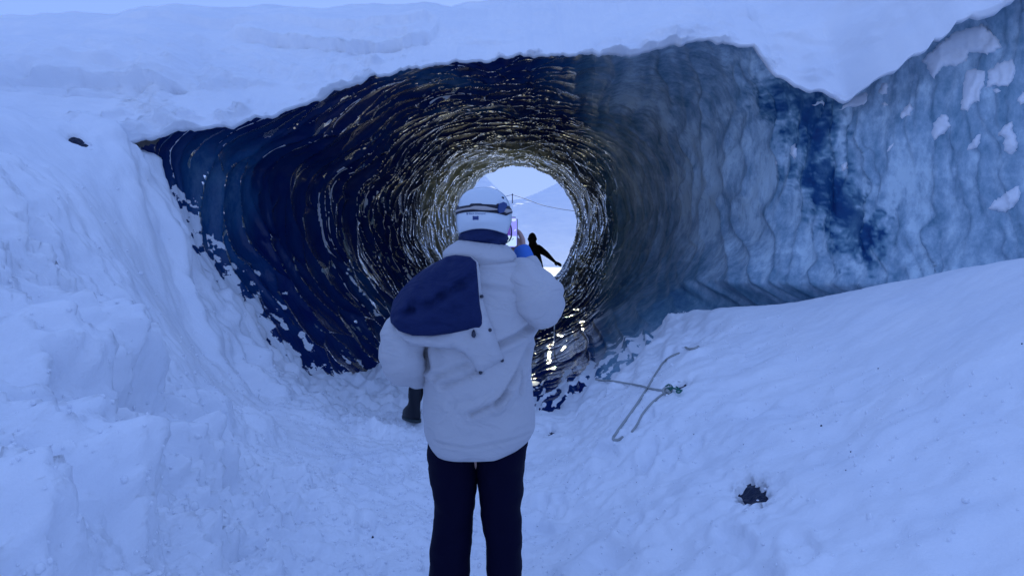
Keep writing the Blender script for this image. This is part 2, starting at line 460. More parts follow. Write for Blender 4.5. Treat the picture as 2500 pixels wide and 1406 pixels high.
def ground_z(x, y, pits=True):
    h = ground_base(x, y)
    px, py = proj(x, y, h)
    h = h + .05 * fbm(x * .8, y * .8, o=3, seed=101)
    h = h - .42 * sstep(8.6, 10, y) * (1 - sstep(15.5, 17, y)) * (np.abs(x) < 6) 
    # trampled path
    path = (1 - sstep(.7, 1.5, np.abs(x + .1))) * (1 - sstep(7, 9, y))
    h = h + path * .036 * fbm(x * 5, y * 5, o=4, seed=103)
    for k, (fx_, fy_, fa) in enumerate(PRINTS):
        ca, sa = math.cos(fa), math.sin(fa); u = (x - fx_) * ca + (y - fy_) * sa; v = -(x - fx_) * sa + (y - fy_) * ca
        q = np.hypot(u / .055, v / .145)
        h = h - .030 * (1 - sstep(.7, 1.05, q)) + .010 * np.exp(-((q - 1.3) / .25) ** 2)
    wxx = x + .18 * fbm(x * 2.2, y * 2.2, o=3, seed=104); wyy = y + .18 * fbm(x * 2.2 + 7, y * 2.2, o=3, seed=105)
    # broken chunks, lower left
    cm = (1 - sstep(-1.35, -.75, x + .3 * noise(x, y, seed=130))) * (1 - sstep(4.3, 5.6, y)) * sstep(-4.2, -2.9, x) 
    f1, f2, c, ox, oy = voronoi(wxx / .52, wyy / .52, seed=106)
    h = h + cm * (.07 * (c - .5) * sstep(.0, .5, f2 - f1) + .12 * np.clip(.5 - f1, 0, 1))
    for (bx, by, rx, ry, am) in LUMPS:
        q = np.hypot((x - bx) / rx, (y - by) / ry) + .35 * fbm(x * 3, y * 3, o=3, seed=131)
        h = h + 1.3 * am * (1 - sstep(.1, 1.1, q))
    f1, f2, c, ox, oy = voronoi(wxx / .19, wyy / .19, seed=107)
    h = h + (cm * .06 + .016 * (np.abs(x) < 2.2) * (y < 7)) * (c - .35) * sstep(.0, .25, f2 - f1) * sstep(-.2, .4, fbm(x * 1.3, y * 1.3, o=2, seed=108))
    h = h + (.012 - .008 * sstep(1, 1.6, x) + .03 * cm) * fbm(x * 9, y * 9, o=3, seed=109) + cm * .075 * fbm(x * 4 + 9, y * 4, o=5, seed=135, gain=.62)
    # boot slides and grooves running down both banks into the mouth
    gm = sstep(4.0, 5.2, y) * (1 - sstep(7.8, 8.5, y))
    left = (x < -.9) * gm
    h = h + left * .028 * noise((x * .55 + y * .85) * 2.2 + .3 * noise(x, y, seed=110), (x * .85 - y * .55) * .5, seed=111) * sstep(-3.0, -2.2, x)
    # snow stuck to / torn off the ice near the right foot of the tunnel
    rm = sstep(.1, .5, x) * (1 - sstep(1.5, 2.0, x)) * sstep(5.6, 6.6, y)
    h = h + rm * (-.11 + .08 * noise((x * .75 - y * .25) * 6.5, (x * .6 + y * .8) * 1.4, seed=112) + .04 * fbm(x * 6, y * 6, o=3, seed=113))
    lm = sstep(5.6, 6.6, y) * (x < -.6) * (1 - sstep(8.5, 9.5, y))
    h = h + lm * (.09 * noise((x * .3 + y) * 4, (x - .3 * y) * 1.2, seed=114) + .07 * fbm(x * 5, y * 5, o=4, seed=115))
    # right hand slope: soft prints and slumps
    rs = sstep(.4, .9, x) * (1 - sstep(5.5, 6.5, y))
    h = h + rs * .035 * fbm(x * 2.6, y * 2.6, o=3, seed=116) * (1 - .7 * sstep(1.6, 2.6, x))
    # pits where the dark ice shows
    for (cx, cy, rx, ry, dep) in (PITS if pits else []):
        q = np.hypot((x - cx) / rx, (y - cy) / ry) 
        q = q + (.50 * fbm(x * 16, y * 16, o=4, seed=120, gain=.7) + .05) * (q < 2)
        h = h - (dep + .04) * (1 - sstep(.4, 1.0, q)) - .03 * (1 - sstep(.8, 2.4, q))
    return h
def ground_pt(x, y, pits=True, off=0.0):
    e = .02
    z0 = ground_base(x, y); zx = (ground_base(x + e, y) - z0) / e; zy = (ground_base(x, y + e) - z0) / e
    n = np.stack([-zx, -zy, np.ones_like(zx)], -1); n /= np.linalg.norm(n, axis=-1)[..., None]
    d = (ground_z(x, y, pits) - z0) * (1 + .35 * sstep(-.7, -1.2, x)) + off
    return x + n[..., 0] * d, y + n[..., 1] * d, z0 + n[..., 2] * d
def hit_base(px, py):
    Y = np.linspace(1.2, 9, 1500); z = ground_base((px - CX) / FPX * Y, Y)
    d = z - (CAMZ + (HY - py) / FPX * Y)
    i = np.argmax(d > 0) if (d > 0).any() else -1
    return (px - CX) / FPX * Y[i], Y[i]
PITS = []
def hit_ground(px, py):
    Y = np.linspace(1.2, 9, 1500); X, Yq, z = ground_pt((px - CX) / FPX * Y, Y, False)
    u, v = proj(X, Yq, z); i = int(np.argmin(np.hypot(u - px, v - py))); return (px - CX) / FPX * Y[i], Y[i]
LUMPS = []
for (px, py, rx, ry, am) in [(250, 880, .30, .42, .20), (60, 900, .30, .30, .14), (330, 1010, .22, .3, -.12), (440, 1130, .25, .35, .09), (520, 1010, .16, .4, .08), (110, 1150, .3, .25, .13), (270, 1290, .2, .2, .10),
                             (1490, 1350, .16, .14, -.06), (1840, 1000, .14, .14, -.04), (1690, 870, .16, .2, .05), (620, 1040, .2, .3, .07), (20, 1330, .3, .2, .12)]:
    x0, y0 = hit_base(px, py); LUMPS.append((x0, y0, rx, ry, am))
for (px, py, rx, ry, dep) in [(1826, 1190, .075, .21, .16), (1661, 935, .06, .09, .12), (1583, 880, .05, .12, .10), (1611, 876, .04, .05, .08), (1335, 1050, .03, .07, .07),
                              (60, 375, .07, .07, .12), (190, 335, .08, .05, .14)]:
    x0, y0 = hit_ground(px, py)
    PITS.append((x0, y0, rx, ry, dep))

def spaced(a, b, n, c, w):
    """n+1 samples from a to b, denser near c"""
    t = np.linspace(a, b, 4000); d = 1 / (1 + ((t - c) / w) ** 2) + .06
    cdf = np.cumsum(d); cdf = (cdf - cdf[0]) / (cdf[-1] - cdf[0])
    return np.interp(np.linspace(0, 1, n + 1), cdf, t)
gx = spaced(-14, 14, 660, -.3, 2.6); gy = spaced(-5.5, 23.6, 640, 4.2, 3.0)
GX, GY = np.meshgrid(gx, gy)
GX, GY, GZ = ground_pt(GX, GY)
ground_o = link('snow_ground', grid_mesh('snow_ground', GX, GY, GZ, snow), kind='structure')

# dark ice under the thin snow (shows in the pits)
darkice = M('clear_black_ice', (.004, .012, .04), .4, Specular_IOR_Level=.2)
darkice.bump(darkice.noise(30, 4, .6), .5, .02)
def ice_patch(cx, cy, rx, ry):
    xs = np.linspace(cx - rx * 1.6, cx + rx * 1.6, 30); ys = np.linspace(cy - ry * 1.6, cy + ry * 1.6, 40)
    X, Y = np.meshgrid(xs, ys)
    q = np.hypot((X - cx) / (rx * 1.6), (Y - cy) / (ry * 1.6))
    off = -.06 - .2 * sstep(.75, 1.3, q) + .010 * fbm(X * 20, Y * 20, o=2, seed=140)
    return grid_mesh('buried_ice', *ground_pt(X, Y, False, off), darkice.m)
labs = ['dark clear ice showing through the big hole in the snow at the lower right', 'small dark ice hole in the snow just behind the rope knot',
        'long dark ice slot above the crossing ropes', 'short dark ice slot right of the longer one, beside the rope end',
        'thin dark ice crack in the snow right of the coat hem', 'dark ice hole high on the left bank at the picture edge', 'dark ice hole under the rough snow roof at the upper left']
for (cx, cy, rx, ry, dep), lab in zip(PITS, labs):
    link('ice_patch', ice_patch(cx, cy, rx, ry), label=lab, cat='ice patch', group='dark ice showing through the snow')

# ------------------------------------------------------------------ snow roof over the tunnel
SKYL = [(-1200, 190, 10), (-400, 110, 10.3), (0, 62, 10.5), (200, 44, 10.7), (400, 29, 10.8), (500, 27, 10.8), (700, 31, 10.9), (900, 32, 11), (1100, 17, 11.2), (1250, 3, 11.3), (1400, -20, 11.3), (1700, -90, 11.2), (2200, -200, 10.8), (2700, -300, 10.2), (3600, -420, 9.5)]
def curve_of(L, xs):
    P = np.array([W(*q) for q in L]); 
    return np.interp(xs, P[:, 0], P[:, 1]), np.interp(xs, P[:, 0], P[:, 2])
rx_ = spaced(-26, 16, 760, -.3, 4.5)
yl, zl = curve_of(LIP, rx_); ys, zs = curve_of(SKYL, rx_)
jag = (.045 + .10 * sstep(2.9, 3.6, rx_)) * fbm(rx_ * 6, rx_ * 0, o=4, seed=200) + .03 * fbm(rx_ * 1.7, rx_ * 0 + 3, o=2, seed=201)
zl = zl + jag
prof = []      # list of (Y, Z) rows
prof.append((yl + 1.0, zl + .9)); prof.append((yl + .45, zl + .35)); prof.append((yl + .16, zl + .06)); prof.append((yl + .05, zl + .0))
nface = 240
for k in range(nface + 1):
    t = k / nface; t = t ** 1.25
    dY = ys - yl
    P0y, P0z = yl, zl + .02
    P1y = yl + .22 * dY; P1z = zs - .335 * .78 * dY
    P1z = np.maximum(P1z, zl + .15)
    prof.append(((1 - t) ** 2 * P0y + 2 * t * (1 - t) * P1y + t * t * ys, (1 - t) ** 2 * P0z + 2 * t * (1 - t) * P1z + t * t * zs))
nvis = len(prof)
for k in range(1, 24):
    t = k / 23
    arch = np.where(np.abs(rx_) < 2.3, 2.5 + np.sqrt(np.maximum(2.3 ** 2 - rx_ ** 2, 0)), .0)
    yy = ys + (23.0 - ys) * min(1, t * 1.08)
    top = zs + .33 * (yy - ys) * np.exp(-(yy - ys) / 3.0) + .0 * t
    if t > .93: top = top * (1 - (t - .93) / .07) + np.maximum(arch, .2) * ((t - .93) / .07)
    prof.append((yy, top))
RY = np.array([p[0] for p in prof]); RZ = np.array([p[1] for p in prof]); RX = np.repeat(rx_[None], len(prof), 0)
pu, pv = proj(RX, RY, RZ)
row = np.arange(len(prof))[:, None]
fr = sstep(4, 9, row) * (1 - sstep(nvis - 5, nvis + 3, row))          # visible face
lipf = np.exp(-np.maximum(row - 4, 0) / 26.0) * (row >= 3)
disp = fr * (.15 * fbm(RX * .7, RZ * .9 + RY * .4, o=3, seed=210) + .04 * fbm(RX * 3, RZ * 5, o=3, seed=211))
# rough wind-torn band above the left lip
rough = np.exp(-((pv - 265) / 90) ** 2) * (1 - sstep(520, 800, pu)) * (pu > -600)
disp = disp + fr * rough * (.30 * fbm(RX * 2.2, RZ * 4, RY, o=5, seed=212) )
disp = disp + fr * lipf * .13 * fbm(RX * 4, RZ * 6, RY, o=4, seed=213)
disp = disp + fr *   .05 * fbm(RX * 5, RZ * 9, RY * 3, o=3, seed=215) * sstep(60, 130, pv) * (1 - sstep(1150, 1400, pu))
# drift ledges (curves across the face)
def ledge(line, amp, width, fade=60):
    L = np.array(line, float)
    xx = pu + 0 * pv
    yc = np.interp(xx, L[:, 0], L[:, 1]) + 3 * noise(xx / 60, xx * 0, seed=int(L[0, 0]) + 5)
    e = np.clip((xx - L[0, 0]) / fade, 0, 1) * np.clip((L[-1, 0] - xx) / fade, 0, 1)
    d = pv - yc                    # + below the line
    
    return 1.3 * amp * e * np.where(d < 0, np.exp(d / (2.6 * width)), (1 - 1.25 * sstep(0, 8, d)) * np.exp(-np.maximum(d - 8, 0) / (width * .6)))
disp = disp + fr * (ledge([(-100, 196), (60, 194), (190, 192), (360, 205), (520, 230)], .11, 26)
    + ledge([(280, 46), (420, 52), (520, 64), (700, 66), (860, 76), (1000, 72), (1080, 52), (1100, 25)], .07, 16)
    + ledge([(560, 84), (700, 98), (860, 120), (960, 118), (1050, 95), (1078, 60), (1085, 40)], .12, 14)
    + ledge([(800, 82), (900, 92), (1000, 88), (1060, 60)], .06, 10)
    + ledge([(860, 160), (980, 140), (1060, 112)], .05, 12)
    + ledge([(1500, 90), (1650, 72), (1800, 70), (1950, 100), (2100, 120), (2230, 80)], .02, 20)
    + ledge([(1880, 150), (1960, 175), (2080, 185), (2180, 150)], .02, 14))
disp = np.where((row < 60) & (disp < 0), disp * .15, disp)
RY2 = RY - disp * .9; RZ2 = RZ + disp * .45
roof_me = grid_mesh('snow_roof', RX, RY2, RZ2, snow)
roof_o = link('snow_roof', roof_me, kind='structure')

# ------------------------------------------------------------------ slopes beyond the far mouth
SIL = [(-3000, 330), (600, 330), (1000, 335), (1100, 355), (1160, 402), (1190, 436), (1215, 462), (1237, 489), (1270, 487), (1310, 472), (1340, 457), (1400, 430), (1480, 395), (1600, 340), (2200, 330), (6000, 330)]
hpx1 = spaced(-2600, 5200, 420, 1280, 200)
el = (HY - np.interp(hpx1, [q[0] for q in SIL], [q[1] for q in SIL]) - 2.0 * noise(hpx1 / 30, hpx1 * 0, seed=303)) / FPX
yc = 8.96 / (.33 - el)
tt_ = np.append(np.linspace(0, .998, 220), [.99985, 1.0])[:, None]
HYY = np.concatenate([22.2 + (yc - 22.2)[None] * tt_, np.repeat(yc[None], 12, 0) + np.array([.04, .1, .3, .8, 2, 4, 8, 15, 40, 90, 200, 400])[:, None]], 0)
HX = (hpx1[None] - CX) / FPX * HYY
HZ = np.where(HYY < 27, .78 + .67 * sstep(22, 27.5, HYY) ** .8, 1.45 + .33 * (HYY - 27))
HZ = HZ + sstep(26, 29, HYY) * sstep(0, 1.5, yc[None] - HYY) * (.07 * fbm(HX * .3, HYY * .3, o=4, seed=300) + .03 * fbm(HX * 1.6, HYY * 1.6, o=3, seed=301))
HZ = np.where(HYY > yc[None], CAMZ + (el * yc)[None] - 1.3 * (HYY - yc[None]), HZ)
HZ = np.maximum(HZ, -2.2)
link('snow_hill', grid_mesh('snow_hill', HX, HYY, HZ, snow_far), kind='structure')
# far valley floor out to the horizon
fx, fy = np.meshgrid(np.linspace(-3500, 3500, 40), np.linspace(-2500, 4500, 40))
link('snow_plain', grid_mesh('snow_plain', fx, fy, fx * 0 - 2.5 + 3 * noise(fx / 400, fy / 400, seed=9) * 0, snow_far), kind='structure')
# ------------------------------------------------------------------ people
def V3(px, py, Y): return Vector(W(px, py, Y).tolist())
Y0 = 2.78
U = FPX / Y0           # pixels per metre at the photographer

def cloth(name, col, rough=.75, bump=.25, scale=120, sheen=0.0, spec=.3):
    m = M(name, col, rough); m.b.inputs['Specular IOR Level'].default_value = spec
    m.b.inputs['Sheen Weight'].default_value = sheen
    n = m.bump(m.noise(9, 4, .6), .25, .012)
    m.bump(m.noise(scale, 2, .5), bump, .002, n)
    return m
def folds(m):
    b0 = [l for l in m.l if l.to_socket == m.b.inputs['Normal']][0].from_socket
    nz = m.noise(5.5, 3, .5, m.coords((1, 1, 2.0)), 1.2)
    rd = m.math('ABSOLUTE', m.math('SUBTRACT', nz, .5))
    m.bump(rd, .55, .035, b0)
coat_m = cloth('light_parka_shell', (.49, .485, .51), .6)
folds(coat_m)
lining_m = cloth('navy_hood_lining', (.010, .020, .082), .7, .3, 60, 0, .12)
folds(lining_m)
pants_m = cloth('dark_navy_trousers', (.0015, .0015, .016), .8, .25, 120, 0, .1)
black_m = cloth('black_cloth', (.004, .004, .006), .85)
skin_m = M('skin', (.50, .30, .25), .5); skin_m.b.inputs['Subsurface Weight'].default_value = .05
cuff_m = cloth('blue_knit_cuff', (.05, .17, .55), .9, .6, 90)
boot_m = cloth('black_boot_leather', (.006, .010, .02), .45)
sole_m = M('rubber_sole', (.012, .03, .04), .6)
helmet_m = M('white_helmet_shell', (.66, .72, .78), .22)
helmet_m.bump(helmet_m.noise(200, 2), .05, .001)
strap_m = M('black_webbing', (.006, .006, .02), .6)
tan_m = M('beige_strap_print', (.42, .38, .37), .6)
clip_m = M('blue_plastic_clip', (.012, .045, .19), .35)
snap_m = M('dark_snap_metal', (.02, .025, .05), .35)

def wrinkle(V, F, amt, seed, sc=5, stretch=(1, 1, 1)):
    """push a closed surface in and out along its normals"""
    co = np.array([tuple(v) for v in V])
    me = bpy.data.meshes.new('tmp'); me.from_pydata(co.tolist(), [], F); me.update()
    no = np.zeros(len(co) * 3); me.vertices.foreach_get('normal', no); no = no.reshape(-1, 3)
    bpy.data.meshes.remove(me)
    q = co * np.array(stretch) * sc
    d = fbm(q[:, 0], q[:, 1], q[:, 2], o=3, seed=seed)
    d2 = -np.abs(noise(q[:, 0] * .8 + 3, q[:, 1] * .8, q[:, 2] * .8, seed + 9))
    return [Vector(c) for c in (co + no * (amt * (d * .6 + d2 + .25))[:, None]).tolist()]

def bez(P, n=6): return catmull(P, n)

def skin_body(chains, name='body'):
    """one continuous figure: joints linked by edges, a radius at each, grown with the Skin modifier"""
    bm = bmesh.new(); vs = {}; rad = {}
    for ch in chains:
        prev = None
        for key, p, r in ch:
            if key not in vs:
                vs[key] = bm.verts.new(p); rad[key] = r
            if prev is not None and not bm.edges.get((prev, vs[key])): bm.edges.new((prev, vs[key]))
            prev = vs[key]
    me = bpy.data.meshes.new(name); bm.verts.index_update(); order = {k: v.index for k, v in vs.items()}
    bm.to_mesh(me); bm.free()
    o = bpy.data.objects.new('tmp', me); COL.objects.link(o)
    sk = o.modifiers.new('s', 'SKIN'); sk.use_smooth_shade = True
    lay = me.skin_vertices[0].data
    for k, i in order.items():
        r = rad[k]; lay[i].radius = r if hasattr(r, '__len__') else (r, r)
    first = next(iter(order.values())); lay[first].use_root = True
    ss = o.modifiers.new('u', 'SUBSURF'); ss.levels = 2; ss.render_levels = 2
    dg = bpy.context.evaluated_depsgraph_get(); dg.update()
    out = bpy.data.meshes.new_from_object(o.evaluated_get(dg))
    bpy.data.objects.remove(o)
    out.name = name
    return out

def join_meshes(name, meshes, mat=None):
    bm = bmesh.new()
    for m_ in meshes: bm.from_mesh(m_)
    me = bpy.data.meshes.new(name); bm.to_mesh(me); bm.free()
    me.materials.clear()
    if mat: me.materials.append(mat)
    me.polygons.foreach_set('use_smooth', [True] * len(me.polygons)); me.polygons.foreach_set('material_index', [0] * len(me.polygons))
    me.update(); return me

def head_mesh(c, r, face=(0, 1, 0)):
    """a head with brow, nose, chin, ears; face looks along 'face'"""
    f = Vector(face).normalized(); s = f.cross(Vector((0, 0, 1))).normalized(); u = s.cross(f)
    bm = bmesh.new(); bmesh.ops.create_icosphere(bm, subdivisions=4, radius=1)
    for v in bm.verts:
        x, y, z = v.co.x, v.co.y, v.co.z
        w = .76 - .12 * max(0, -z) ** 1.2
        X, Yq, Z = x * w, y * (.95 - .08 * max(0, -z)), z * 1.18
        if y > 0:
            Yq += .20 * math.exp(-((x / .14) ** 2 + ((z + .08) / .2) ** 2))            # nose
            Yq -= .07 * (math.exp(-(((x - .3) / .16) ** 2 + ((z - .1) / .12) ** 2)) + math.exp(-(((x + .3) / .16) ** 2 + ((z - .1) / .12) ** 2)))
            Yq += .04 * math.exp(-((x / .2) ** 2 + ((z + .42) / .06) ** 2))            # lips
            Yq += .08 * math.exp(-((x / .25) ** 2 + ((z + .8) / .2) ** 2))             # chin
        X += math.copysign(.12, x) * math.exp(-((y / .12) ** 2 + (z / .22) ** 2)) if abs(x) > .5 else 0
        v.co = Vector(c) + (s * X + f * Yq + u * Z) * r
    me = bpy.data.meshes.new('head'); bm.to_mesh(me); bm.free(); return me

def hand_mesh(wrist, palm_dir, spread_dir, curl_dir, L=.18, curl=.9, thumb=1, fr=.0085):
    """palm with four bent fingers of different length and a thumb from its side"""
    p = Vector(wrist); d = Vector(palm_dir).normalized(); s = Vector(spread_dir); s = (s - d * s.dot(d)).normalized()
    c = Vector(curl_dir); c = (c - d * c.dot(d) - s * c.dot(s)).normalized()
    parts = []
    V, F = tube_geo([p - d * .03, p, p + d * L * .18, p + d * L * .38, p + d * L * .5], [(.024, .019), (.026, .019), (.036, .017), (.042, .015), (.038, .011)], 14, squash=None)
    # orient palm: rings built from tube frame are rotated so the wide axis is s
    V2 = []
    for i in range(5):
        cen = [p - d * .03, p, p + d * L * .18, p + d * L * .38, p + d * L * .5][i]; a, b = [(.024, .019), (.026, .019), (.036, .017), (.042, .015), (.038, .011)][i]
        for k in range(14):
            an = 2 * math.pi * k / 14; V2.append(cen + s * a * math.cos(an) + c * b * math.sin(an))
    parts.append(mesh_from('palm', V2, F))
    for i, (o, ln, cu) in enumerate([(-.031, .40, 1.0), (-.011, .45, 1.05), (.011, .42, 1.1), (.030, .33, 1.15)]):
        ln *= L; base = p + d * L * .40 + s * o; P = [base]; a = 0
        for j, fl in enumerate((.18, .42, .27, .2)):
            a = a + curl * cu * (.15, .55, .65, .5)[j]
            P.append(P[-1] + (d * math.cos(a) + c * math.sin(a)) * ln * fl)
        Vf, Ff = tube_geo(bez(P, 3), [fr * (1.08 - .35 * t / 12) for t in range(13)], 10)
        parts.append(mesh_from('finger', Vf, Ff))
    b0 = p + d * L * .1 - s * .026 * thumb
    P = [b0, b0 - s * .022 * thumb + d * .022 + c * .008, b0 - s * .034 * thumb + d * .05 + c * .018, b0 - s * .030 * thumb + d * .075 + c * .026]
    Vf, Ff = tube_geo(bez(P, 4), [fr * (1.45 - .5 * t / 12) for t in range(13)], 10)
    parts.append(mesh_from('thumb', Vf, Ff))
    return parts

def loft(rows, seg=48, power=2.6, caps=True):
    """rows: (xl, xr, z, yc, half depth); superellipse rings"""
    V, F = [], []
    for (xl, xr, z, yc, dp) in rows:
        cx, a = (xl + xr) / 2, (xr - xl) / 2
        for k in range(seg):
            an = 2 * math.pi * k / seg; c, s_ = math.cos(an), math.sin(an)
            V.append(Vector((cx + a * math.copysign(abs(c) ** (2 / power), c), yc + dp * math.copysign(abs(s_) ** (2 / power), s_), z)))
    for i in range(len(rows) - 1):
        for k in range(seg):
            a = i * seg + k; b = i * seg + (k + 1) % seg
            F.append((a, b, b + seg, a + seg))
    if caps:
        F.append(tuple(range(seg))[::-1]); F.append(tuple((len(rows) - 1) * seg + k for k in range(seg)))
    return V, F

def smooth_rows(rows, n=5):
    return [tuple(float(q) for q in r) for r in catmull(rows, n)]

# --- the photographer in the white helmet
def wx(px): return (px - CX) / U
def wz(py): return CAMZ + (HY - py) / U
gz0 = float(ground_z(np.array([[-.15]]), np.array([[2.9]]))[0, 0])
rootP = link('person', None, label='photographer seen from behind in pale parka and white helmet, holding up a phone', cat='person')
rootP.location = (-.13, 2.95, gz0)
bpy.context.view_layer.update()
def part(name, me, parent=rootP, label=None):
    o = link(name, me, parent, label)
    # geometry is given in world coordinates
    root = parent
    off = Vector((0, 0, 0))
    while root is not None:
        off += root.location; root = root.parent
    me.transform(Matrix.Translation(-off)); return o

TY = 2.98     # middle of the trunk
rows = [(1098, 1240, 596, TY + .0, .095), (1090, 1248, 604, TY, .105), (1082, 1252, 618, TY, .115), (1066, 1262, 632, TY, .125), (1045, 1290, 648, TY, .14), (1018, 1320, 680, TY, .165), (995, 1332, 730, TY, .185), (990, 1326, 780, TY, .195),
        (1002, 1306, 830, TY, .195), (1018, 1300, 880, TY, .195), (1018, 1302, 950, TY, .20), (1017, 1307, 1010, TY, .205), (1018, 1310, 1060, TY, .205), (1022, 1306, 1090, TY, .20), (1034, 1296, 1112, TY, .195),
        (1050, 1280, 1124, TY, .18), (1060, 1270, 1118, TY, .165), (1060, 1270, 1090, TY, .16)]
rr = [(wx(a), wx(b), wz(c), d, e) for a, b, c, d, e in rows]
V, F = loft(smooth_rows(rr, 10), 170, 2.35)
co = np.array([tuple(v) for v in V])
# hem hangs lower left of the middle, rises to the right
hemw = sstep(wz(1040), wz(1125), co[:, 2])
hx_ = co[:, 0]
hem = np.interp(hx_, [wx(1020), wx(1035), wx(1065), wx(1205), wx(1250), wx(1310)], [.012, .004, -.014, -.008, .010, .028])
co[:, 2] += hemw * hem
pu_, pv_ = proj(co[:, 0], np.full(len(co), Y0), co[:, 2])
back = (co[:, 1] < TY)
dd = .006 * fbm(co[:, 0] * 6, co[:, 1] * 6, co[:, 2] * 6, o=3, seed=400)
def crease(line, amp, wd):
    s_ = seg_dist(pu_, pv_, line); amp *= 1.5; wd *= .9; return -amp * np.exp(-(s_ / wd) ** 2) + amp * .55 * np.exp(-((s_ - wd * 1.9) / (wd * 1.2)) ** 2)
dd = dd + back * (crease([(1150, 1012), (1200, 992), (1240, 962)], .012, 7) + crease([(1212, 995), (1240, 950), (1268, 905), (1292, 850)], .013, 6) + crease([(1270, 965), (1275, 920), (1295, 860)], .010, 5)
    + crease([(1080, 945), (1120, 930), (1170, 905)], .010, 8) + crease([(1060, 925), (1100, 905), (1140, 890)], .008, 7) + crease([(1215, 845), (1260, 825), (1300, 800)], .016, 9)
    + crease([(1170, 700), (1260, 712), (1330, 708)], .006, 7) + crease([(1310, 660), (1318, 720), (1305, 790)], .008, 5) + crease([(1180, 637), (1260, 634), (1300, 640)], .012, 7)
    + crease([(1040, 905), (1030, 860), (1036, 830)], .012, 9) + crease([(1100, 990), (1150, 975)], .005, 8) + crease([(1060, 1085), (1150, 1095), (1290, 1070)], .003, 5))
no = co - np.stack([np.full(len(co), (wx(1160))), np.full(len(co), TY), co[:, 2]], 1); no /= np.linalg.norm(no, axis=1)[:, None]
dd = dd + back * .006 * noise(co[:, 0] * 9 + co[:, 2] * 4, co[:, 2] * 16, seed=409)
co = co + no * dd[:, None]
coat_me = mesh_from('coat', co, F, [coat_m.m])
coat_o = part('parka', coat_me)

# sleeves
def sleeve(path, R, seed, n=9, amt=.020):
    P = bez(path, n); RR = np.interp(np.linspace(0, len(path) - 1, len(P)), range(len(path)), R)
    V, F = tube_geo(P, list(RR), 56)
    V = wrinkle(V, F, amt, seed, 7, (1, 1, 1.8))
    return V, F
Lw = V3(1110, 800, 3.22)
V1, F1 = sleeve([V3(1062, 706, 2.98), V3(1026, 752, 2.93), V3(992, 812, 2.88), V3(981, 862, 2.86), V3(992, 893, 2.90), V3(1030, 895, 3.02), V3(1080, 850, 3.2), Lw],
                [.070, .084, .090, .087, .084, .080, .068, .05], 420)
part('sleeve', mesh_from('sleeve', V1, F1, [coat_m.m]), coat_o)
Rw = V3(1281, 636, 3.06)
V1, F1 = sleeve([V3(1262, 676, 2.96), V3(1290, 700, 2.90), V3(1318, 728, 2.86), V3(1326, 744, 2.88), V3(1318, 728, 2.98), V3(1298, 680, 3.04), Rw],
                [.088, .098, .096, .088, .080, .062, .048], 425)
part('sleeve', mesh_from('sleeve', V1, F1, [coat_m.m]), coat_o)
# collar
crow = [(1078, 1255, 640, TY - .01, .135), (1070, 1262, 622, TY - .015, .142), (1078, 1257, 606, TY - .01, .135), (1092, 1244, 594, TY - .01, .122), (1108, 1226, 586, TY - .01, .105), (1116, 1220, 592, TY, .09), (1116, 1220, 620, TY, .085)]
V, F = loft(smooth_rows([(wx(a), wx(b), wz(c), d, e) for a, b, c, d, e in crow], 6), 80, 2.2, False)
V = wrinkle(V, F, .007, 431, 8)
for v in V: v.z += -.016 * (1 / (1 + math.exp(-(v.x - wx(1170)) * 40)))
part('collar', mesh_from('collar', V, F, [coat_m.m]), coat_o)

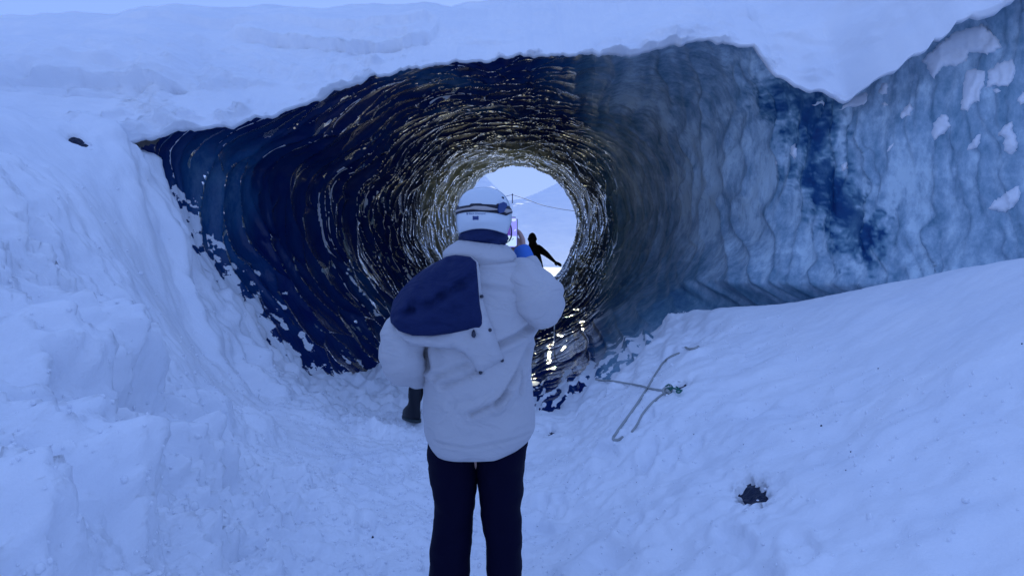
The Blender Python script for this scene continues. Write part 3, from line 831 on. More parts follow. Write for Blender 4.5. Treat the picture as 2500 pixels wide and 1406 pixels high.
def pillow(poly, depth, bulge, edge, step=9, back=.02, seed=1, wr=.0, creases=(), Yref=Y0, inflate=None):
    """closed cushion from an outline at distance Yref; depth(x,z) gives the surface it lies on, bulge its height towards the viewer"""
    P = [tuple(q) for q in catmull([(a, b, 0) for a, b in poly] + [(poly[0][0], poly[0][1], 0)], 1)] if False else [(a, b) for a, b in poly]
    # resample outline
    B = []
    for (ax, ay), (bx, by) in zip(P, P[1:] + P[:1]):
        n = max(1, int(math.hypot(bx - ax, by - ay) / step))
        for k in range(n): B.append((ax + (bx - ax) * k / n, ay + (by - ay) * k / n))
    nb = len(B)
    xs = [p[0] for p in B]; ys_ = [p[1] for p in B]
    I = []
    y = min(ys_) + step / 2; r = 0
    def inside(x, y):
        c = False; j = nb - 1
        for i in range(nb):
            if (B[i][1] > y) != (B[j][1] > y) and x < (B[j][0] - B[i][0]) * (y - B[i][1]) / (B[j][1] - B[i][1]) + B[i][0]: c = not c
            j = i
        return c
    while y < max(ys_):
        x = min(xs) + (step / 2 if r % 2 else 0)
        while x < max(xs):
            if inside(x, y): I.append((x, y))
            x += step
        y += step * .87; r += 1
    A = np.array(B); 
    if I:
        IA = np.array(I); dB = seg_dist(IA[:, 0], IA[:, 1], B + B[:1]); IA = IA[dB > step * .45]
    else: IA = np.zeros((0, 2))
    pts = [Vector(p) for p in B] + [Vector(p) for p in IA.tolist()]
    vo, eo, fo, *_ = geometry.delaunay_2d_cdt(pts, [], [list(range(nb))], 1, .001)
    Q = np.array([tuple(v) for v in vo])
    db = seg_dist(Q[:, 0], Q[:, 1], B + B[:1])
    t = np.clip(db / edge, 0, 1); h = np.sqrt(np.maximum(1 - (1 - t) ** 2, 0))
    X = (Q[:, 0] - CX) / FPX * Yref; Z = CAMZ + (HY - Q[:, 1]) / FPX * Yref
    D = depth(X, Z)
    bl = bulge * h
    if wr: bl = bl + wr * h * fbm(Q[:, 0] / 34, Q[:, 1] / 34, o=3, seed=seed)
    for line, am, wd in creases:
        s_ = seg_dist(Q[:, 0], Q[:, 1], line); bl = bl + h * (-am * np.exp(-(s_ / wd) ** 2) + am * .5 * np.exp(-((s_ - 2 * wd) / (wd * 1.2)) ** 2))
    n = len(Q)
    V = [(X[i], D[i] - .002 - bl[i], Z[i]) for i in range(n)] + [(X[i], D[i] + back, Z[i]) for i in range(n)]
    F = []
    edge_c = {}
    for f in fo:
        f = list(f)
        a, b, c = Q[f[0]], Q[f[1]], Q[f[2]]
        if (b[0] - a[0]) * (c[1] - a[1]) - (b[1] - a[1]) * (c[0] - a[0]) < 0: f = f[::-1]
        F.append(f); F.append([i + n for i in f[::-1]])
        for i in range(3):
            e = (f[i], f[(i + 1) % 3]); edge_c[e] = 1
    for (i, j) in list(edge_c):
        if (j, i) not in edge_c: F.append([j, i, i + n, j + n])
    return V, F


coat_world = [Vector(v.co) + rootP.location for v in coat_me.vertices]
allV = list(coat_world); allF = [tuple(p.vertices) for p in coat_me.polygons]
for o in coat_o.children:
    b0 = len(allV); allV += [v.co + rootP.location + coat_o.location for v in o.data.vertices]
    allF += [tuple(i + b0 for i in p.vertices) for p in o.data.polygons]
bvh_c = BVHTree.FromPolygons(allV, allF)
def on_coat(X, Z, soft=.0):
    out = np.zeros(len(X))
    for i in range(len(X)):
        h = bvh_c.ray_cast(Vector((X[i], 1.5, Z[i])), Vector((0, 1, 0)))[0]
        out[i] = h.y if h else np.nan
    m = np.nanmedian(out); out = np.where(np.isnan(out), np.nanmax(out) if not np.isnan(np.nanmax(out)) else m, out)
    return out
def smooth_depth(fn, frac=.5):
    def g(X, Z):
        d = fn(X, Z)
        A = np.stack([np.ones_like(X), X, Z, X * X, Z * Z, X * Z], 1)
        c = np.linalg.lstsq(A, d, rcond=None)[0]
        return np.minimum(d, A @ c) * frac + (A @ c) * (1 - frac) - .004
    return g
hood_poly = [(1068, 634), (1085, 625), (1110, 622), (1148, 626), (1166, 640), (1172, 670), (1176, 720), (1190, 770), (1203, 800), (1220, 850), (1232, 880), (1212, 892), (1185, 908), (1172, 916), (1162, 905), (1150, 880), (1132, 862), (1110, 851),
             (1075, 849), (1040, 846), (1005, 842), (975, 828), (955, 806), (946, 782), (944, 762), (950, 735), (968, 710), (995, 682), (1020, 660), (1045, 645)]
hd = smooth_depth(on_coat, .35)
V, F = pillow(hood_poly, hd, .030, 26, 8, .03, 3, .010, [([(1040, 648), (1100, 700), (1150, 760)], .0, 5)])
hood_o = part('hood', mesh_from('hood', V, F, [coat_m.m]), coat_o)
lin_poly = [(1085, 626), (1110, 622), (1148, 627), (1163, 640), (1168, 690), (1172, 740), (1183, 799), (1150, 802), (1100, 812), (1060, 817), (1010, 817), (975, 806), (953, 788), (946, 768), (949, 738), (966, 711), (993, 682), (1022, 660), (1055, 641)]
hd2 = lambda X, Z: hd(X, Z) - .042
V, F = pillow(lin_poly, hd2, .022, 30, 6, .012, 8, .014,
    [([(1012, 757), (1060, 740), (1100, 715), (1140, 690), (1165, 668)], .020, 11), ([(990, 768), (1005, 756), (1000, 730), (985, 700)], .012, 8), ([(960, 772), (985, 764), (1008, 762)], .010, 6), ([(1095, 640), (1092, 690), (1075, 725)], .008, 10)])
part('hood_lining', mesh_from('hood_lining', V, F, [lining_m.m]), coat_o, 'dark navy quilted lining of the thrown-back hood')
# snaps and cord lock
def disc(px, py, r, thick, mat, name, parent, dfun, sx=1.0, label=None):
    x, z = wx(px), wz(py); y = float(dfun(np.array([x]), np.array([z]))[0])
    V, F = tube_geo([Vector((x, y + .004, z)), Vector((x, y - thick * .7, z)), Vector((x, y - thick, z))], [r, r, r * .7], 14)
    for v in V: v.x = x + (v.x - x) * sx
    return part(name, mesh_from(name, V, F, [mat]), parent, label)
bvh_h = BVHTree.FromPolygons([v.co + rootP.location for v in hood_o.data.vertices], [tuple(p.vertices) for p in hood_o.data.polygons])
def on_hood(X, Z):
    out = []
    for x, z in zip(X, Z):
        h = bvh_h.ray_cast(Vector((x, 1.5, z)), Vector((0, 1, 0)))[0]; out.append(h.y if h else TY - .22)
    return np.array(out)
for (px, py) in ((1177, 723), (1197, 804), (1226, 881), (1173, 909)):
    disc(px, py, .0068, .006, snap_m.m, 'snap_button', coat_o, on_hood)
x, z = wx(1158), wz(812); y = float(on_hood(np.array([x]), np.array([z]))[0])
V, F = tube_geo([Vector((x, y - .006, z + .014)), Vector((x - .001, y - .009, z + .004)), Vector((x, y - .010, z - .006)), Vector((x, y - .006, z - .012))], [.003, .007, .009, .005], 12)
part('cord_lock', mesh_from('cord_lock', V, F, [snap_m.m]), coat_o)

# trousers: two legs joined at the seat
def legrows(L):
    return smooth_rows([(wx(a), wx(b), wz(c), TY + d, e) for a, b, c, d, e in L], 6)
Vt, Ft = [], []
for L in ([(1030, 1165, 1080, 0, .14), (1029, 1162, 1130, 0, .145), (1034, 1158, 1185, 0, .125), (1042, 1156, 1240, 0, .11), (1047, 1152, 1290, 0, .10), (1042, 1148, 1330, 0, .095), (1037, 1145, 1370, -.01, .095), (1034, 1142, 1410, -.01, .095),
           (1033, 1140, 1480, -.01, .09), (1036, 1134, 1540, -.01, .085), (1036, 1130, 1580, 0, .09)],
          [(1150, 1292, 1080, 0, .14), (1154, 1289, 1130, 0, .145), (1157, 1283, 1185, 0, .125), (1162, 1278, 1240, 0, .11), (1168, 1272, 1290, 0, .10), (1173, 1276, 1332, 0, .097), (1180, 1278, 1360, -.01, .095), (1184, 1276, 1410, -.01, .095),
           (1188, 1276, 1480, -.01, .09), (1190, 1274, 1540, -.01, .085), (1190, 1270, 1580, 0, .09)]):
    V, F = loft(legrows(L), 40, 2.2); V = wrinkle(V, F, .008, 450 + len(Vt) % 7, 7, (1, 1, 2))
    b0 = len(Vt); Vt += V; Ft += [tuple(i + b0 for i in f) for f in F]
part('trousers', mesh_from('trousers', Vt, Ft, [pants_m.m]))

def boot(cx, cy, z0, ang, s=1.0):
    """boot with heel, toe and ankle; ang = heading of the toe"""
    ca, sa = math.cos(ang), math.sin(ang)
    V, F = [], []; seg = 20
    R = [(0.0, .050, .125, .012), (.02, .053, .135, .012), (.05, .052, .128, .008), (.08, .048, .105, -.01), (.11, .046, .075, -.035), (.15, .046, .060, -.05), (.22, .050, .058, -.052), (.25, .048, .055, -.052)]
    R = [tuple(q) for q in catmull([(a, b, c, d) for a, b, c, d in R], 3)]
    for (h, a, b, o_) in R:
        for k in range(seg):
            t = 2 * math.pi * k / seg; x = a * math.cos(t); y = b * math.sin(t) + o_
            x *= s; y *= s
            V.append(Vector((cx + x * ca + y * sa * -1 * -1 if False else cx + x * sa + y * ca, cy - x * ca + y * sa, z0 + .02 + h * s)))
    for i in range(len(R) - 1):
        for k in range(seg): F.append((i * seg + k, i * seg + (k + 1) % seg, (i + 1) * seg + (k + 1) % seg, (i + 1) * seg + k))
    F.append(tuple(range(seg))[::-1]); F.append(tuple((len(R) - 1) * seg + k for k in range(seg)))
    Vs, Fs = [], []
    for h, g in ((0, .98), (.006, 1.05), (.022, 1.05), (.026, 1.0)):
        for k in range(40):
            t = 2 * math.pi * k / 40; lug = 1 + (.03 if k % 4 < 2 and h < .02 else 0)
            x = .053 * g * lug * math.cos(t) * s; y = (.137 * g * lug * math.sin(t) + .012) * s
            Vs.append(Vector((cx + x * sa + y * ca, cy - x * ca + y * sa, z0 + h * s)))
    for i in range(3):
        for k in range(40): Fs.append((i * 40 + k, i * 40 + (k + 1) % 40, (i + 1) * 40 + (k + 1) % 40, (i + 1) * 40 + k))
    Fs.append(tuple(range(40))[::-1]); Fs.append(tuple(120 + k for k in range(40)))
    return (V, F), (Vs, Fs)
def gzat(x, y): return float(ground_z(np.array([[x]]), np.array([[y]]))[0, 0])
for px in (1083, 1232):
    (V, F), (Vs, Fs) = boot(wx(px), TY + .05, gzat(wx(px), TY + .05) - .005, math.radians(90))
    b_ = part('boot', mesh_from('boot', V, F, [boot_m.m]))
    part('sole', mesh_from('sole', Vs, Fs, [sole_m.m]), b_)

# body (head, neck, trunk, arms, legs) under the clothes
HC = V3(1176, 540, Y0 + .18)
ch = [[('pel', (wx(1160), TY, wz(1080)), .12), ('sp', (wx(1160), TY, wz(930)), .12), ('ch', (wx(1162), TY, wz(760)), .13), ('nk', (wx(1168), TY, wz(640)), .06), ('nk2', (wx(1172), TY + .005, wz(592)), .052), ('hd', tuple(HC), .07)],
      [('ch', 0, 0), ('ls', tuple(V3(1050, 680, 2.98)), .06), ('le', tuple(V3(990, 885, 2.90)), .042), ('lw', tuple(Lw), .026)],
      [('ch', 0, 0), ('rs', tuple(V3(1275, 680, 2.97)), .06), ('re', tuple(V3(1322, 740, 2.90)), .042), ('rw', tuple(V3(1281, 628, 3.07)), .026)],
      [('pel', 0, 0), ('lh', (wx(1098), TY, wz(1150)), .08), ('lk', (wx(1094), TY, wz(1340)), .055), ('la', (wx(1085), TY, wz(1560)), .035)],
      [('pel', 0, 0), ('rh', (wx(1222), TY, wz(1150)), .08), ('rk', (wx(1224), TY, wz(1340)), .055), ('ra', (wx(1230), TY, wz(1560)), .035)]]
body = skin_body(ch)
hm = head_mesh(HC, .105, (0.12, 1, -.05))
wr = V3(1273, 619, 3.13)
handR = hand_mesh(wr, V3(1250, 598, 3.165) - wr, Vector((.55, .0, .8)), Vector((-.1, -1, .1)), .155, .55, -1, .0085)
handL = hand_mesh(Lw + Vector((.02, .02, .0)), Vector((.3, .5, .8)), Vector((1, 0, 0)), Vector((0, -1, .3)), .17, .6, 1)
part('body', join_meshes('body', [body, hm] + handR + handL, skin_m.m))
# blue knitted cuff
V, F = sleeve([V3(1287, 650, 3.04), V3(1280, 625, 3.08), V3(1274, 609, 3.10)], [.040, .037, .034], 460, 5, .004)
part('cuff', mesh_from('cuff', V, F, [cuff_m.m]), coat_o, 'bright blue knitted wrist cuff')
# wrist band with a small dark face
wc = V3(1250, 620, 3.05)
V, F = [], []
for i, (a, b) in enumerate(((-.5, 0), (-.5, 1), (.5, 1), (.5, 0))): pass
bm = bmesh.new(); bmesh.ops.create_cube(bm, size=1, matrix=Matrix.Translation(wc) @ Matrix.Rotation(.5, 4, 'Y') @ Matrix.Diagonal((.018, .008, .014, 1)))
bmesh.ops.bevel(bm, geom=bm.edges[:], offset=.002, segments=2, affect='EDGES')
me = bpy.data.meshes.new('watch'); bm.to_mesh(me); bm.free(); me.materials.append(strap_m.m); part('watch', me)

# neck gaiter
nr = [(1118, 1226, 604, TY - .005, .088), (1113, 1233, 596, TY - .008, .098), (1111, 1236, 582, TY - .01, .108), (1112, 1236, 566, TY - .01, .112), (1116, 1232, 550, TY - .01, .11), (1125, 1224, 538, TY, .10)]
V, F = loft(smooth_rows([(wx(a), wx(b), wz(c), d, e) for a, b, c, d, e in nr], 6), 60, 2.1)
V = wrinkle(V, F, .018, 470, 12, (1, 1, 2.2))
gm_ = cloth('navy_neck_fleece', (.008, .02, .09), .8, .4, 80)
part('neck_gaiter', mesh_from('neck_gaiter', V, F, [gm_.m]))

# helmet
HYc = Y0 + .17
prof_h = [(446.5, 1172, 1182), (448, 1160, 1194), (451.5, 1146, 1208), (457, 1134, 1219), (466, 1123, 1230), (477, 1115.5, 1238), (488, 1111.5, 1243), (498, 1109.5, 1246), (510, 1107.5, 1248.5), (525, 1106, 1249.5), (538, 1106.5, 1248.5), (550, 1108, 1244), (560, 1110, 1240), (567, 1113, 1237), (568.5, 1117, 1233), (560, 1119, 1231)]
hr = []
for (py, a, b) in prof_h:
    dpt = (b - a) / 2 / U * 1.2 + .0
    hr.append((wx(a), wx(b), wz(py), HYc, dpt))
V, F = loft(smooth_rows(hr, 4), 96, 2.25)
hc_x = wx(1177)
def arch_edge(V):
    for v in V:
        k = sstep(wz(535), wz(568), v.z)
        # lower rim arches up at the nape
        t = (v.x - wx(1172)) / (.11); 
        if v.y < HYc: v.z += float(k) * .019 * max(0, math.cos(min(1.57, abs(t) * 1.75)))
    return V
V = arch_edge(V)
helmet_me = mesh_from('shell', V, F, [helmet_m.m])
hel = link('helmet', None, rootP); 
hel.location = Vector((wx(1177), HYc, wz(520))) - rootP.location
shell = part('shell', helmet_me, hel)
bvh_s = BVHTree.FromPolygons([Vector(v) for v in V], F)
def on_helmet(px, py, off=.0):
    x, z = wx(px), wz(py); c = Vector((hc_x, HYc, z))
    a = max(-1.45, min(1.45, (px - 1178) / 71.5 * 1.45))
    d = Vector((math.sin(a), -math.cos(a), 0))
    h, n, *_ = bvh_s.ray_cast(c + d * .4, -d)
    return (h if h else c + d * .1) + (n if h else d) * off
def on_helmet_flat(px, py, off):
    h, n, *_ = bvh_s.ray_cast(Vector((wx(px), 1.5, wz(py))), Vector((0, 1, 0)))
    if h is None: return on_helmet(px, py, off)
    if n.y > 0: n = -n
    return h + n * off
def band(name, top, bot, mat, off, label=None, n=60, x0=1106.8, x1=1249.5, th=.004):
    V, F = [], []
    for i in range(n + 1):
        t = i / n; a = -1.62 + 3.24 * t; px = x0 + (x1 - x0) * (max(-1, min(1, math.sin(max(-1.5, min(1.5, a))) / math.sin(1.5))) + 1) / 2
        for (cur, o_) in ((top, off - .004), (top, off), ('m', off + .0006), (bot, off), (bot, off - .004)):
            if cur == 'm': py = (np.interp(px, *zip(*top)) + np.interp(px, *zip(*bot))) / 2
            else: py = np.interp(px, *zip(*cur))
            z = wz(py); c = Vector((wx(1177.5), HYc, z)); d = Vector((math.sin(a), -math.cos(a) * 1.2, 0)).normalized()
            h, nn_, *_ = bvh_s.ray_cast(c + d * .4, -d)
            V.append((h + d * o_) if h else c)
    for i in range(n):
        for k in range(4): F.append((i * 5 + k, (i + 1) * 5 + k, (i + 1) * 5 + k + 1, i * 5 + k + 1))
    return part(name, mesh_from(name, V, F, [mat]), hel, label)
def zp(L): return [(1090 + x / 7.4, 430 + y / 7.4) for x, y in L]
band('goggle_strap', zp([(120, 470), (200, 520), (420, 505), (430, 478), (620, 478), (640, 490), (900, 500), (930, 470), (1060, 500), (1130, 500), (1170, 545)]),
     zp([(120, 655), (190, 648), (340, 632), (600, 628), (900, 655), (1060, 690), (1165, 620)]), strap_m.m, .0035, 'black goggle strap with a beige stripe')
band('strap_stripe', zp([(180, 572), (430, 545), (500, 522), (700, 530), (900, 575), (1000, 590), (1060, 562), (1165, 568)]), zp([(180, 612), (340, 592), (480, 588), (640, 606), (780, 606), (900, 596), (1000, 610), (1060, 645), (1165, 598)]), tan_m.m, .0047)
def helmet_piece(name, pts, mat, off=.008, th=.005, label=None):
    V = []; n = len(pts)
    for (a, b) in pts: V.append(on_helmet_flat(a, b, off))
    for (a, b) in pts: V.append(on_helmet_flat(a, b, off - th))
    F = [tuple(range(n))[::-1], tuple(range(n, 2 * n))] + [(i, (i + 1) % n, (i + 1) % n + n, i + n) for i in range(n)]
    return part(name, mesh_from(name, V, F, [mat], False), hel, label)
helmet_piece('strap_clip', zp([(925, 490), (990, 455), (1045, 475), (1055, 520), (1000, 640), (930, 660), (905, 600)]), clip_m.m, .011, .008, 'dark blue strap clip')
helmet_piece('vent', zp([(985, 345), (1010, 328), (1030, 345), (1030, 378), (1010, 365)]), strap_m.m, .0015, .002)
helmet_piece('buckle_plate', zp([(475, 708), (500, 716), (540, 716), (562, 708), (575, 722), (570, 748), (576, 770), (560, 783), (545, 778), (500, 778), (480, 783), (460, 772), (468, 748), (462, 722)]), clip_m.m, .002, .002)
# printed lettering on the shell
def text_mesh(body_, size):
    c = bpy.data.curves.new('t', 'FONT'); c.body = body_; c.size = size; c.resolution_u = 2
    o = bpy.data.objects.new('t', c); COL.objects.link(o)
    dg = bpy.context.evaluated_depsgraph_get(); dg.update()
    me = bpy.data.meshes.new_from_object(o.evaluated_get(dg)); bpy.data.objects.remove(o); return me
tm = text_mesh('Black Diamond', 1.0)
xs_ = [v.co.x for v in tm.vertices]; w_ = max(xs_) - min(xs_)
ink_m = M('helmet_print', (.015, .05, .2), .5)
for v in tm.vertices:
    px = 1143 + (v.co.x - min(xs_)) / w_ * 41; py = 522.0 - v.co.y * 6.2
    v.co = on_helmet_flat(px, py, .0012)
tm.materials.clear(); tm.materials.append(ink_m.m)
part('lettering', tm, hel)
helmet_piece('emblem', zp([(352, 640), (372, 655), (362, 690), (350, 672)]), ink_m.m, .0014, .001)

# phone: a thing of its own, held in the hand
PHc = V3(1245.5, 567.5, 3.13)
ph = link('phone', None, label='phone held up beside the helmet, its bright screen showing the cave', cat='phone')
ph.location = PHc
PR = Matrix.Rotation(math.radians(-4), 4, 'Z')
def ph_box(name, sx, sy, sz, y, mat, bev=.006, label=None):
    bm = bmesh.new(); bmesh.ops.create_cube(bm, size=1, matrix=Matrix.Translation((0, y, 0)) @ Matrix.Diagonal((sx, sy, sz, 1)))
    es = [e for e in bm.edges if abs(e.verts[0].co.y - e.verts[1].co.y) > sy * .5]
    bmesh.ops.bevel(bm, geom=es, offset=bev, segments=4, affect='EDGES')
    me = bpy.data.meshes.new(name); bm.to_mesh(me); bm.free(); me.transform(PR); me.materials.append(mat)
    return link(name, me, ph, label)
case_m = M('phone_case', (.02, .05, .14), .35)
ph_box('case', .0635, .010, .1300, 0, case_m.m, .009)
def emis(name, col, st=1.0):
    m = M(name, (0, 0, 0), .3); m.b.inputs['Emission Color'].default_value = (*col, 1); m.b.inputs['Emission Strength'].default_value = st
    return m.m
scr = [('screen', None, (.22, .22, .80), 0)]
screen = ph_box('screen', .0585, .001, .1240, -.0056, emis('screen_glow', (.25, .27, .85), 1.2), .007, 'lit screen with a picture of snow and ice')
def scr_poly(name, pts, col, k):
    # pts in zoomed photograph pixels -> phone plane
    V = []
    for (a, b) in pts:
        px, py = 1220 + a / 8.79, 520 + b / 8.79
        x = (px - CX) / FPX * 3.13 - PHc.x; z = CAMZ + (HY - py) / FPX * 3.13 - PHc.z
        x = max(-.0270, min(.0270, x)); z = max(-.0585, min(.0585, z))
        V.append((x, -.0063 - k * .0003, z))
    me = bpy.data.meshes.new(name); me.from_pydata(V, [], [tuple(range(len(V)))]); me.transform(PR); me.materials.append(emis(name + '_glow', col)); me.update()
    link('screen_picture', me, screen)
scr_poly('snowfield', [(95, 510), (150, 490), (360, 500), (360, 740), (180, 740), (130, 660)], (.55, .78, 1.0), 0)
scr_poly('violet', [(180, 250), (225, 300), (235, 480), (140, 470), (120, 440)], (.12, .06, .42), 0.1)
scr_poly('sky', [(250, 120), (350, 120), (350, 170), (300, 190), (250, 170)], (.6, .75, 1.0), 0.2)
scr_poly('top', [(240, 95), (360, 95), (352, 112), (250, 125)], (.0, .0, .03), 0.3)
scr_poly('patch', [(310, 380), (350, 345), (352, 370), (325, 398)], (.6, .8, 1.0), 0.4)
scr_poly('mouth', [(135, 350), (165, 340), (170, 390), (150, 440), (120, 460)], (.8, .8, 1.0), 0.5)
scr_poly('line', [(205, 185), (235, 175), (245, 250), (265, 330), (272, 430), (265, 520), (225, 600), (150, 655), (130, 655), (190, 600), (232, 520), (238, 430), (232, 330), (215, 260)], (.0, .0, .05), 0.6)
scr_poly('marks', [(255, 575), (300, 545), (305, 555), (262, 585)], (.02, .04, .3), 0.7)

# --- the silhouetted person at the far mouth
YF = 20.6
def far_person():
    r = link('person', None, label='silhouetted person in black at the far tunnel mouth, reaching one arm to the ice wall', cat='person')
    q = V3(1311, 700, YF); g = 1.5 + (HY - 573) / FPX * YF - 1.75
    r.location = (q.x, YF, g)
    P = lambda px, py, dy=0: tuple(V3(px, py, YF + dy))
    k = YF / FPX
    body = skin_body([[('pel', P(1312, 655), (.19, .14)), ('sp', P(1310, 635), (.20, .14)), ('ch', P(1303, 612), (.25, .16)), ('nk', P(1300, 599), .12), ('hd0', P(1300, 592), .11), ('hd', P(1300, 580), .09)],
                      [('ch', 0, 0), ('rs', P(1316, 606), .12), ('re', P(1336, 622, .05), .082), ('rw', P(1352, 637, .0), .045), ('rh', P(1357, 641, 0), .042)],
                      [('ch', 0, 0), ('ls', P(1290, 605), .11), ('le', P(1287, 618, .2), .07), ('lw', P(1292, 636, .35), .05)],
                      [('pel', 0, 0), ('lh', P(1305, 668, -.05), .11), ('lk', (P(1301, 690)[0], YF - .1, g + .48), .08), ('la', (P(1299, 690)[0], YF - .2, g + .1), .06)],
                      [('pel', 0, 0), ('rh2', P(1320, 668, .05), .11), ('rk', (P(1322, 690)[0], YF + .15, g + .48), .08), ('ra', (P(1322, 690)[0], YF + .2, g + .1), .06)]])
    hd_ = head_mesh(P(1299.5, 584), .155, (.2, 1, 0))
    w = Vector(P(1354, 639)); hnd = hand_mesh(w, Vector((.8, 0, -.45)), Vector((.45, 0, .8)), Vector((0, -1, 0)), .26, .25, 1, .016)
    def pp(n, me, mat, par=r):
        me.materials.clear(); me.materials.append(mat); me.transform(Matrix.Translation(-r.location)); me.polygons.foreach_set('use_smooth', [True] * len(me.polygons))
        return link(n, me, par)
    pp('body', join_meshes('body', [body] + hnd), black_m.m)
    pp('hat', hd_, black_m.m)
    for dx, dy in ((P(1299, 690)[0], YF - .15), (P(1322, 690)[0], YF + .25)):
        (V, F), _ = boot(dx, dy, g - .02, math.radians(80))
        pp('boot', mesh_from('boot', V, F), boot_m.m)
far_person()

# --- the walker hidden by the photographer, one leg in view at the left
YW = 7.0
def walker():
    yy = np.linspace(4.5, 8.5, 400); zz = ground_z((1000 - CX) / FPX * yy, yy)
    i = int(np.argmax(zz > CAMZ + (HY - 1026) / FPX * yy)); YW = float(yy[i]); g = float(zz[i])
    r = link('person', None, label='walker in black behind the photographer, only one leg and boot showing', cat='person')
    r.location = (-.62, YW, g)
    X = lambda px: ((px + (52 if px > 1100 else (26 if px > 1040 else 0))) - CX) / FPX * YW
    k1, f1_ = X(1016), X(1004)
    V, F = [], []
    body = skin_body([[('pel', (X(1082), YW, g + .92), (.15, .12)), ('sp', (X(1101), YW, g + 1.1), (.15, .11)), ('ch', (X(1110), YW + .05, g + 1.3), (.17, .12)), ('nk', (X(1115), YW + .08, g + 1.44), .06), ('hd', (X(1118), YW + .1, g + 1.56), .07)],
                      [('ch', 0, 0), ('ls', (X(1070), YW, g + 1.33), .07), ('le', (X(1068), YW + .1, g + 1.06), .05), ('lw', (X(1080), YW + .3, g + 1.0), .035)],
                      [('ch', 0, 0), ('rs', (X(1155), YW + .05, g + 1.33), .07), ('re', (X(1160), YW + .15, g + 1.06), .05), ('rw', (X(1150), YW + .35, g + 1.0), .035)],
                      [('pel', 0, 0), ('lh', (X(1052), YW, g + .84), .095), ('lk', (X(1024), YW + .05, g + .5), .085), ('la', (X(1011), YW, g + .13), .070)],
                      [('pel', 0, 0), ('rh', (X(1101), YW, g + .84), .095), ('rk', (X(1101), YW + .2, g + .5), .075), ('ra', (X(1101), YW + .35, g + .13), .062)]])
    hd_ = head_mesh((X(1118), YW + .12, g + 1.62), .11, (.1, 1, 0))
    hh = []
    for (px, dy) in ((1080, .3), (1150, .35)):
        hh += hand_mesh(Vector((X(px), YW + dy, g + 1.0)), Vector((0.1, 1, .1)), Vector((1, 0, 0)), Vector((0, 0, -1)), .18, .6, 1 if px < 1100 else -1)
    def pp(n, me, mat, par=r, off=None):
        me.materials.clear(); me.materials.append(mat); me.transform(Matrix.Translation(-r.location)); me.polygons.foreach_set('use_smooth', [True] * len(me.polygons))
        return link(n, me, par)
    pp('body', join_meshes('body', [body] + hh), black_m.m)
    pp('hat', hd_, black_m.m)
    for (px, dy, an) in ((1006, 0, 122), (1101, .38, 95)):
        (V, F), (Vs, Fs) = boot(X(px), YW + dy, g - .01, math.radians(an), 1.12)
        b_ = pp('boot', mesh_from('boot', V, F), boot_m.m)
        pp('sole', mesh_from('sole', Vs, Fs), sole_m.m, b_)
walker()
# ------------------------------------------------------------------ ropes, marker pole, snow stuck on the wall, crumbs
def mesh_bvh(o):
    me = o.data; n = len(me.vertices); co = np.zeros(n * 3, np.float32); me.vertices.foreach_get('co', co)
    m = len(me.polygons); q = np.zeros(m * 4, np.int32); me.loops.foreach_get('vertex_index', q)
    return co.reshape(-1, 3), q.reshape(-1, 4)
def local_bvh(o, px0, px1, py0, py1):
    co, q = mesh_bvh(o)
    u, v = proj(co[:, 0], co[:, 1], co[:, 2]); ok = (u > px0) & (u < px1) & (v > py0) & (v < py1) & (co[:, 1] > .5)
    f = ok[q].all(1); q = q[f]; used = np.unique(q); mp = np.full(len(co), -1); mp[used] = np.arange(len(used))
    return BVHTree.FromPolygons(co[used].tolist(), mp[q].tolist())
def cast(b, px, py):
    d = Vector((float(px - CX) / FPX, 1, float(HY - py) / FPX)).normalized()
    return b.ray_cast(Vector((0, 0, CAMZ)), d)[:2]
gb = local_bvh(ground_o, 1250, 1800, 680, 1200)
rope_m = cloth('grey_rope', (.36, .38, .38), .85, .8, 300)
tie_m = cloth('green_tie_cord', (.02, .14, .12), .8)
def rope_pts(L, r, lift=.6, n=6):
    out = []
    for p in catmull([(a, b, 0) for a, b in L], n):
        h, nn_ = cast(gb, p[0], p[1])
        if h is not None: out.append(h + nn_ * r * lift)
    # smooth
    q = [Vector(o) for o in out]
    for _ in range(3):
        q = [q[0]] + [(q[i - 1] + q[i] * 2 + q[i + 1]) / 4 for i in range(1, len(q) - 1)] + [q[-1]]
    q = [max((a, b), key=lambda t: t.z) if True else a for a, b in zip(q, out)]
    return q
def rope(L, r, mat, name, **kw):
    P = rope_pts(L, r); V, F = tube_geo(P, r, 8)
    return link(name, mesh_from(name, V, F, [mat]), **kw)
ropeA = [(1354, 779), (1353, 830), (1355, 881), (1363, 900), (1372, 914), (1395, 917), (1425, 921), (1456, 928), (1495, 931), (1534, 937), (1564, 943), (1594, 951), (1631, 956)]
# the first stretch hangs free in front of the ice, the rest lies on the snow
hang = [V3(1356, 690, 6.6), V3(1354, 779, 6.6), V3(1353, 830, 6.58)]
PA = hang + rope_pts(ropeA[2:], .011)
PA = [Vector(p) for p in catmull([tuple(p) for p in PA[:4]], 6)] + PA[4:]
V, F = tube_geo(PA, [.005 if p.z > .42 and i < 24 else .008 for i, p in enumerate(PA)], 8)
link('rope', mesh_from('rope', V, F, [rope_m.m]), label='pale rope running from the tunnel foot across the snow to the green knot', cat='rope')
o_ = rope([(1659, 863), (1645, 868), (1631, 876), (1619, 887), (1610, 900), (1594, 926), (1580, 950), (1560, 981), (1539, 1011), (1520, 1037), (1506, 1057), (1498, 1068), (1499, 1075), (1511, 1074), (1522, 1068)], .009, rope_m.m, 'rope',
     label='thicker grey rope crossing over the other in a long loop down the snow', cat='rope')
o_ = rope([(1630, 958), (1612, 968), (1594, 983), (1580, 997), (1571, 1008), (1562, 1024), (1552, 1042), (1543, 1055)], .008, rope_m.m, 'rope', label='short rope tail trailing down from the green knot', cat='rope')
